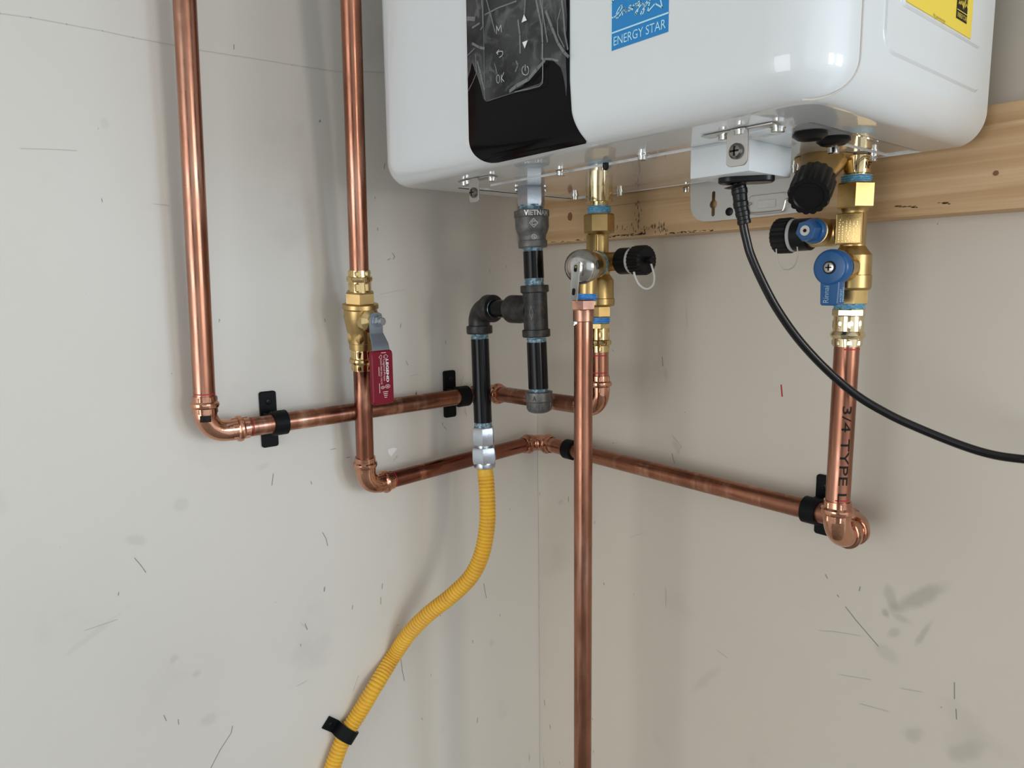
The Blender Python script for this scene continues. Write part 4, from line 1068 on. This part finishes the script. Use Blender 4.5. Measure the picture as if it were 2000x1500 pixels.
# ------------------------------------------------------------------ gas piping
DG = .83
axg = Axis(at(1037.5, 400, DG), at(1053, 790, DG+.030))
gb = thing('reducing_coupling', 'grey malleable iron reducing coupling cast with the word VIETNAM', 'pipe fitting', axg.p(450))
un = thing('gas_connector', 'bright steel hex gas connector coming out of the heater', 'pipe fitting', axg.p(368))
tpz = axg.p(400); gt = V((tpz.x, tpz.y, ZB+.0004))
bm = NB(); rU = axg.r(tpz, 27.5); hexa(bm, gt, axg.p(404), rU, .47, 6, .22); mesh_obj('hex_body', bm, zinc, un, 25)
thread_px('sealed_thread', axg, 400, 414, 23.5, thread, un, turns=3, amp=.08)
part_px('top_band', axg, [(411, 31), (412, 34.5), (424, 34.5), (425.5, 33)], iron_grey, gb)
part_px('bell', axg, [(424, 33), (444, 33), (452, 31), (460, 27), (466, 26), (471, 26.5)], iron_grey, gb, sharp=60)
part_px('bottom_band', axg, [(470, 27), (471, 28.5), (482, 28.5), (484, 27)], iron_grey, gb)
def stampg(body, q0, q1, a0, a1, hw, m, parent, ax=None):
    ax = ax or axg
    P0, P1 = ax.p(q0), ax.p(q1); r = ax.r(P0, hw)+.0003
    s = (CAM-P0); s.z = 0; s.normalize(); tt = Z_.cross(s)
    return text('lettering', body, lambda u, v: P1+(P0-P1)*v+(s*math.cos(a0+(a1-a0)*u)+tt*math.sin(a0+(a1-a0)*u))*r, m, parent, bold=.03, curved=(1.4, 0))
zl_m = mat('worn_cast_edge', (.55, .55, .53), .35, .8)
stampg('VIETNAM', 413, 423.5, -.42, 1.05, 34.6, zl_m, gb)
def surf(ax, q, a, hw, off=.0003):
    P = ax.p(q); r = ax.r(P, hw)+off; s = (CAM-P); s.z = 0; s.normalize(); tt = Z_.cross(s)
    return P+(s*math.cos(a)+tt*math.sin(a))*r
def emblem(ax, q, a, hw, h, w, m, parent, inner=True):
    bm = NB(); s = surf(ax, q, a, hw)-ax.p(q); s.normalize()
    L = [surf(ax, q-h, a, hw), surf(ax, q, a+w, hw), surf(ax, q+h, a, hw), surf(ax, q, a-w, hw), surf(ax, q-h, a, hw)]
    polys = [L]
    if inner:
        polys.append([surf(ax, q+h*.45*math.sin(t), a+w*.45*math.cos(t), hw, .0004) for t in [2*PI*i/12*.8+.4 for i in range(13)]])
    strokes(bm, polys, .0006, s); return mesh_obj('cast_emblem', bm, m, parent, recalc=False)
emblem(axg, 438, .10, 33, 8.5, .24, zl_m, gb)
bm = NB(); s = surf(axg, 464, .1, 26)-axg.p(464); s.normalize()
strokes(bm, [[surf(axg, 464+4.5*math.sin(t), .1+.18*math.cos(t), 26.5, .0004) for t in [2*PI*i/14 for i in range(15)]], [surf(axg, 461, .05, 26.5, .0005), surf(axg, 465, .0, 26.5, .0005), surf(axg, 465, .2, 26.5, .0005)], [surf(axg, 461, .14, 26.5, .0005), surf(axg, 467.5, .14, 26.5, .0005)]], .0005, s)
mesh_obj('cast_emblem', bm, zl_m, gb, recalc=False)
def nipple(ax, q0, q1, hw, label, k=1, t0=6, t1=12, m=blackpipe, tm=thread):
    root = thing('pipe_nipple', label, 'pipe', ax.p(q0, k))
    sg = 1 if q1 > q0 else -1
    part_px('pipe_body', ax, [(q0+sg*t0, hw), (q1-sg*t1, hw)], m, root, k=k)
    thread_px('threads', ax, q0, q0+sg*t0, hw*.97, tm, root, k=k, turns=max(2, int(t0/3)))
    thread_px('threads', ax, q1-sg*t1, q1, hw*.97, tm, root, k=k, turns=max(2, int(t1/3)))
    return root
nipple(axg, 482, 560, 19.6, 'short black gas nipple between the coupling and the tee', t0=9, t1=17)
gtee = thing('gas_tee', 'black iron gas tee with its side branch pointing left', 'pipe fitting', axg.p(606))
part_px('band', axg, [(557, 26), (558, 27.8), (570, 27.8), (572, 25.5)], iron, gtee)
part_px('tee_body', axg, [(570, 24), (644, 24)], iron, gtee)
part_px('band', axg, [(643, 25.5), (644, 27.5), (656, 27.5), (658, 26)], iron, gtee)
GC = axg.p(605); axt = Axis(GC, GC-X_*.1)
part_px('branch', axt, [(1040, 24), (1022, 25), (1018, 27.5), (1000, 27.5), (997, 25)], iron, gtee, k=0)
emblem(axg, 610, -.35, 24, 13, .16, iron_grey, gtee, False)
K8 = axt.p(936, 0)
nipple(axt, 1000, 957, 17.5, 'stubby black gas nipple lying level between the tee and the elbow', k=0, t0=4, t1=9)
DK = proj(K8)[2]
bot = at(945.5, 880, DK+.022); ax3 = Axis(K8+V((-.0012, 0, 0)), bot)
gel = thing('gas_elbow', 'black iron gas elbow turning the level nipple downward', 'pipe fitting', K8)
bm = NB(); A_ = axt.p(960, 0); B_ = ax3.p(640); rE = ax3.r(B_, 21)
pth = arc_path(A_, ax3.p(603), B_, .018, 12); sweep(bm, pth, rE, 32); mesh_obj('bend', bm, iron, gel, 50)
part_px('band', axt, [(965, 25), (964, 27), (953, 27), (951, 24)], iron, gel, k=0)
part_px('band', ax3, [(636, 24), (637.5, 25.5), (650, 25.5), (652, 23.5)], iron, gel)
nipple(ax3, 650, 835, 17.6, 'long black gas nipple dropping from the elbow to the yellow hose', t0=12, t1=11)
nipple(axg, 657, 773, 19.6, 'black gas nipple hanging below the tee above the cap', t0=11, t1=15)
gcap = thing('gas_end_fitting', 'grey cast iron cap closing the foot of the gas drip leg', 'pipe fitting', axg.p(790))
part_px('cap_band', axg, [(764, 22), (765, 27), (782, 27), (784, 25)], iron_grey, gcap)
part_px('cap_end', axg, [(782, 25), (796, 25), (802, 22), (805, 16), (806, 8)], iron_grey, gcap, sharp=60)
bm = NB()
for a in (-.9, .1, 1.05):
    c = surf(axg, 790, a, 24.4, 0); P = axg.p(790); s = (c-P).normalized(); tt = Z_.cross(s)
    boxf(bm, c, tt, s, Z_, (-.0009, -.001, -.0058), (.0009, .0010, .004), .0003)
mesh_obj('cap_rib', bm, iron_grey, gcap)
stampg('A', 770, 779, -.45, -.2, 27.2, iron, gcap)

# hose connector
gcx = thing('hose_connector', 'shiny zinc double-hex connector joining the black pipe to the yellow hose', 'pipe fitting', ax3.p(870))
hex_px('upper_hex', ax3, 833, 868, 22, zinc, gcx, .23, ch=.15)
part_px('neck', ax3, [(866, 17), (877, 17)], zinc, gcx)
hex_px('lower_hex', ax3, 873, 904, 25, zinc, gcx, .23, ch=.25)
part_px('rim', ax3, [(902, 21), (904, 21.5), (912, 20.5), (913.5, 18)], zinc, gcx)
# yellow hose
hp = ax3.p(913); dh = proj(hp)[2]
hose_px = [(948, 913, dh), (950, 945, dh), (952, 985, dh), (951, 1030, dh+.002), (940, 1085, dh+.006), (918, 1128, dh+.012), (880, 1165, dh+.022), (838, 1198, dh+.034), (800, 1236, dh+.046), (768, 1283, dh+.055)]
HP = [at(*q) for q in hose_px]
HP[0] = hp+Z_*.003
for x, y, o in ((730, 1345, .018), (700, 1395, .0135), (672, 1440, .0125), (649, 1500, .013), (628, 1570, .014), (610, 1650, .016)): HP.append(on(x, y, 0, o))
hose = thing('gas_hose', 'corrugated yellow gas hose curving down the left wall', 'gas hose', hp)
base = catmull(HP, 40)
# resample to equal steps
Ls = [0]
for a_, b_ in zip(base, base[1:]): Ls.append(Ls[-1]+(b_-a_).length)
tot = Ls[-1]; pitch = .0047; per = 10; step = pitch/per; res = []; rad = []; j = 0; sdist = 0
while sdist < tot:
    while j < len(Ls)-2 and Ls[j+1] < sdist: j += 1
    t = (sdist-Ls[j])/max(1e-9, Ls[j+1]-Ls[j]); res.append(base[j].lerp(base[j+1], t))
    k_ = .0010*min(1, max(0, (sdist-.008)/.010))
    rad.append((.0094 if sdist < .004 else .0104)+k_*(1.7*abs(math.sin(PI*sdist/pitch))**.8-1.0)); sdist += step
bm = NB(); sweep(bm, res, rad, 20); mesh_obj('hose_jacket', bm, yellow, hose, 80)
bm = NB(); P = ax3.p(917); s = (CAM-P); s.z = 0; s.normalize(); tt = Z_.cross(s)
for i in range(9):
    a = -1.0+2.0*i/8
    c = HP[0]+(s*math.cos(a)+tt*math.sin(a))*.0096-Z_*random.uniform(.004, .0055)
    boxf(bm, c, tt*math.cos(a)-s*math.sin(a), s*math.cos(a)+tt*math.sin(a), Z_, (-.0004, -.0002, -.002), (.0004, .0002, .003))
mesh_obj('printed_mark', bm, blackprint, hose)

# ------------------------------------------------------------------ wall clips
def wall_clip(C, ax, label, ring_w=.016, off=0.0, plate_h=.068, plate_w=.020, tilt=0.0):
    """two-eared clip: C = pipe centre, ax = wall normal axis (0: left wall, 1: right wall)"""
    nrm = X_ if ax == 0 else -Y_
    run = Y_ if ax == 0 else X_
    base = C-nrm*(C.x if ax == 0 else -C.y)
    root = thing('pipe_clip', label, 'pipe clip', base, 'black pipe clips')
    bm = NB()
    prism(bm, rrect(plate_w, plate_h, .003), base+run*off, run, Z_, nrm, .0002, .0042, .0008); mesh_obj('clip_plate', bm, clip_m, root, 30)
    # strap ring round the pipe with a foot to the plate
    bm = NB(); n = 36; R0, R1 = RP+.0002, RP+.0034; secs = []
    for i in range(n+1):
        a = 2*PI*i/n; d = nrm*math.cos(a)+Z_*math.sin(a)
        secs.append([bm.verts.new(C+d*R1-run*ring_w/2), bm.verts.new(C+d*R1+run*ring_w/2), bm.verts.new(C+d*R0+run*ring_w/2), bm.verts.new(C+d*R0-run*ring_w/2)])
    for a_, b_ in zip(secs, secs[1:]): bridge(bm, a_, b_)
    mesh_obj('clip_ring', bm, clip_m, root, 30)
    bm = NB(); dist = abs(C.x if ax == 0 else C.y)
    boxf(bm, base, run, Z_, nrm, (-ring_w/2, -.010, .003), (ring_w/2, .010, dist-RP-.001), .001); mesh_obj('clip_foot', bm, clip_m, root, 30)
    c = base+run*off+Z_*(plate_h*.32)+nrm*.0042
    bm = NB(); solid(bm, [(c, .0036), (c+nrm*.001, .0036), (c+nrm*.0016, .0024)], 18); sc = mesh_obj('screw', bm, blackpl, root)
    bm = NB()
    for a_, b_ in ((.0024, .0005), (.0005, .0024)): boxf(bm, c+nrm*.0014, run, Z_, nrm, (-a_, -b_, 0), (a_, b_, .0004))
    mesh_obj('cross_slot', bm, blackprint, sc)
    return root
ax_up = Axis(K1, K2); ax_lo = Axis(K5, K6)
wall_clip(ax_up.p(545, 0), 0, 'black two-eared pipe clip at the left end of the upper run')
wall_clip(ax_up.p(903, 0), 0, 'black two-eared pipe clip on the upper run just left of the black gas pipe')
wall_clip(ax_lo.p(1114, 0), 1, 'black pipe clip near the corner, mostly hidden by the vertical drain pipe')
wall_clip(ax_lo.p(1586, 0), 1, 'black two-eared pipe clip at the right end beside the double elbow')
# hose clip: flat strap bridging over the hose
hcn = on(676, 1432, 0, .0125); hd_ = (on(700, 1395, 0, .0135)-on(672, 1440, 0, .0125)).normalized(); hx = X_; hs_ = hx.cross(hd_).normalized()
root = thing('hose_clip', 'black strap clip holding the yellow hose to the left wall', 'pipe clip', V((0, hcn.y, hcn.z)))
bm = NB(); secs = []; wv = .0085
prof = [(-.031, .0002), (-.0135, .0002)] + [(-.0125*math.cos(t), .0115+.0125*math.sin(t)) for t in [PI*i/12 for i in range(13)]] + [(.0135, .0002), (.0150, .0002)]
side = hs_ if proj(hcn+hs_*.05)[0] > proj(hcn)[0] else -hs_
b0_ = V((0, hcn.y, hcn.z))
for i, (a_, h_) in enumerate(prof):
    th = .0026
    if 1 < i < len(prof)-2:
        d2 = (side*a_+X_*(h_-.0115)).normalized()
    else: d2 = X_
    c = b0_+side*a_+X_*h_
    secs.append([bm.verts.new(c+hd_*wv+d2*th), bm.verts.new(c-hd_*wv+d2*th), bm.verts.new(c-hd_*wv), bm.verts.new(c+hd_*wv)])
for a_, b_ in zip(secs, secs[1:]): bridge(bm, a_, b_)
bm.faces.new(secs[0][::-1]); bm.faces.new(secs[-1])
mesh_obj('strap', bm, clip_m, root, 35)
c = b0_-side*.023+X_*.0026; bm = NB(); solid(bm, [(c, .0034), (c+X_*.001, .0034), (c+X_*.0014, .002)], 16); mesh_obj('screw', bm, blackpl, root)
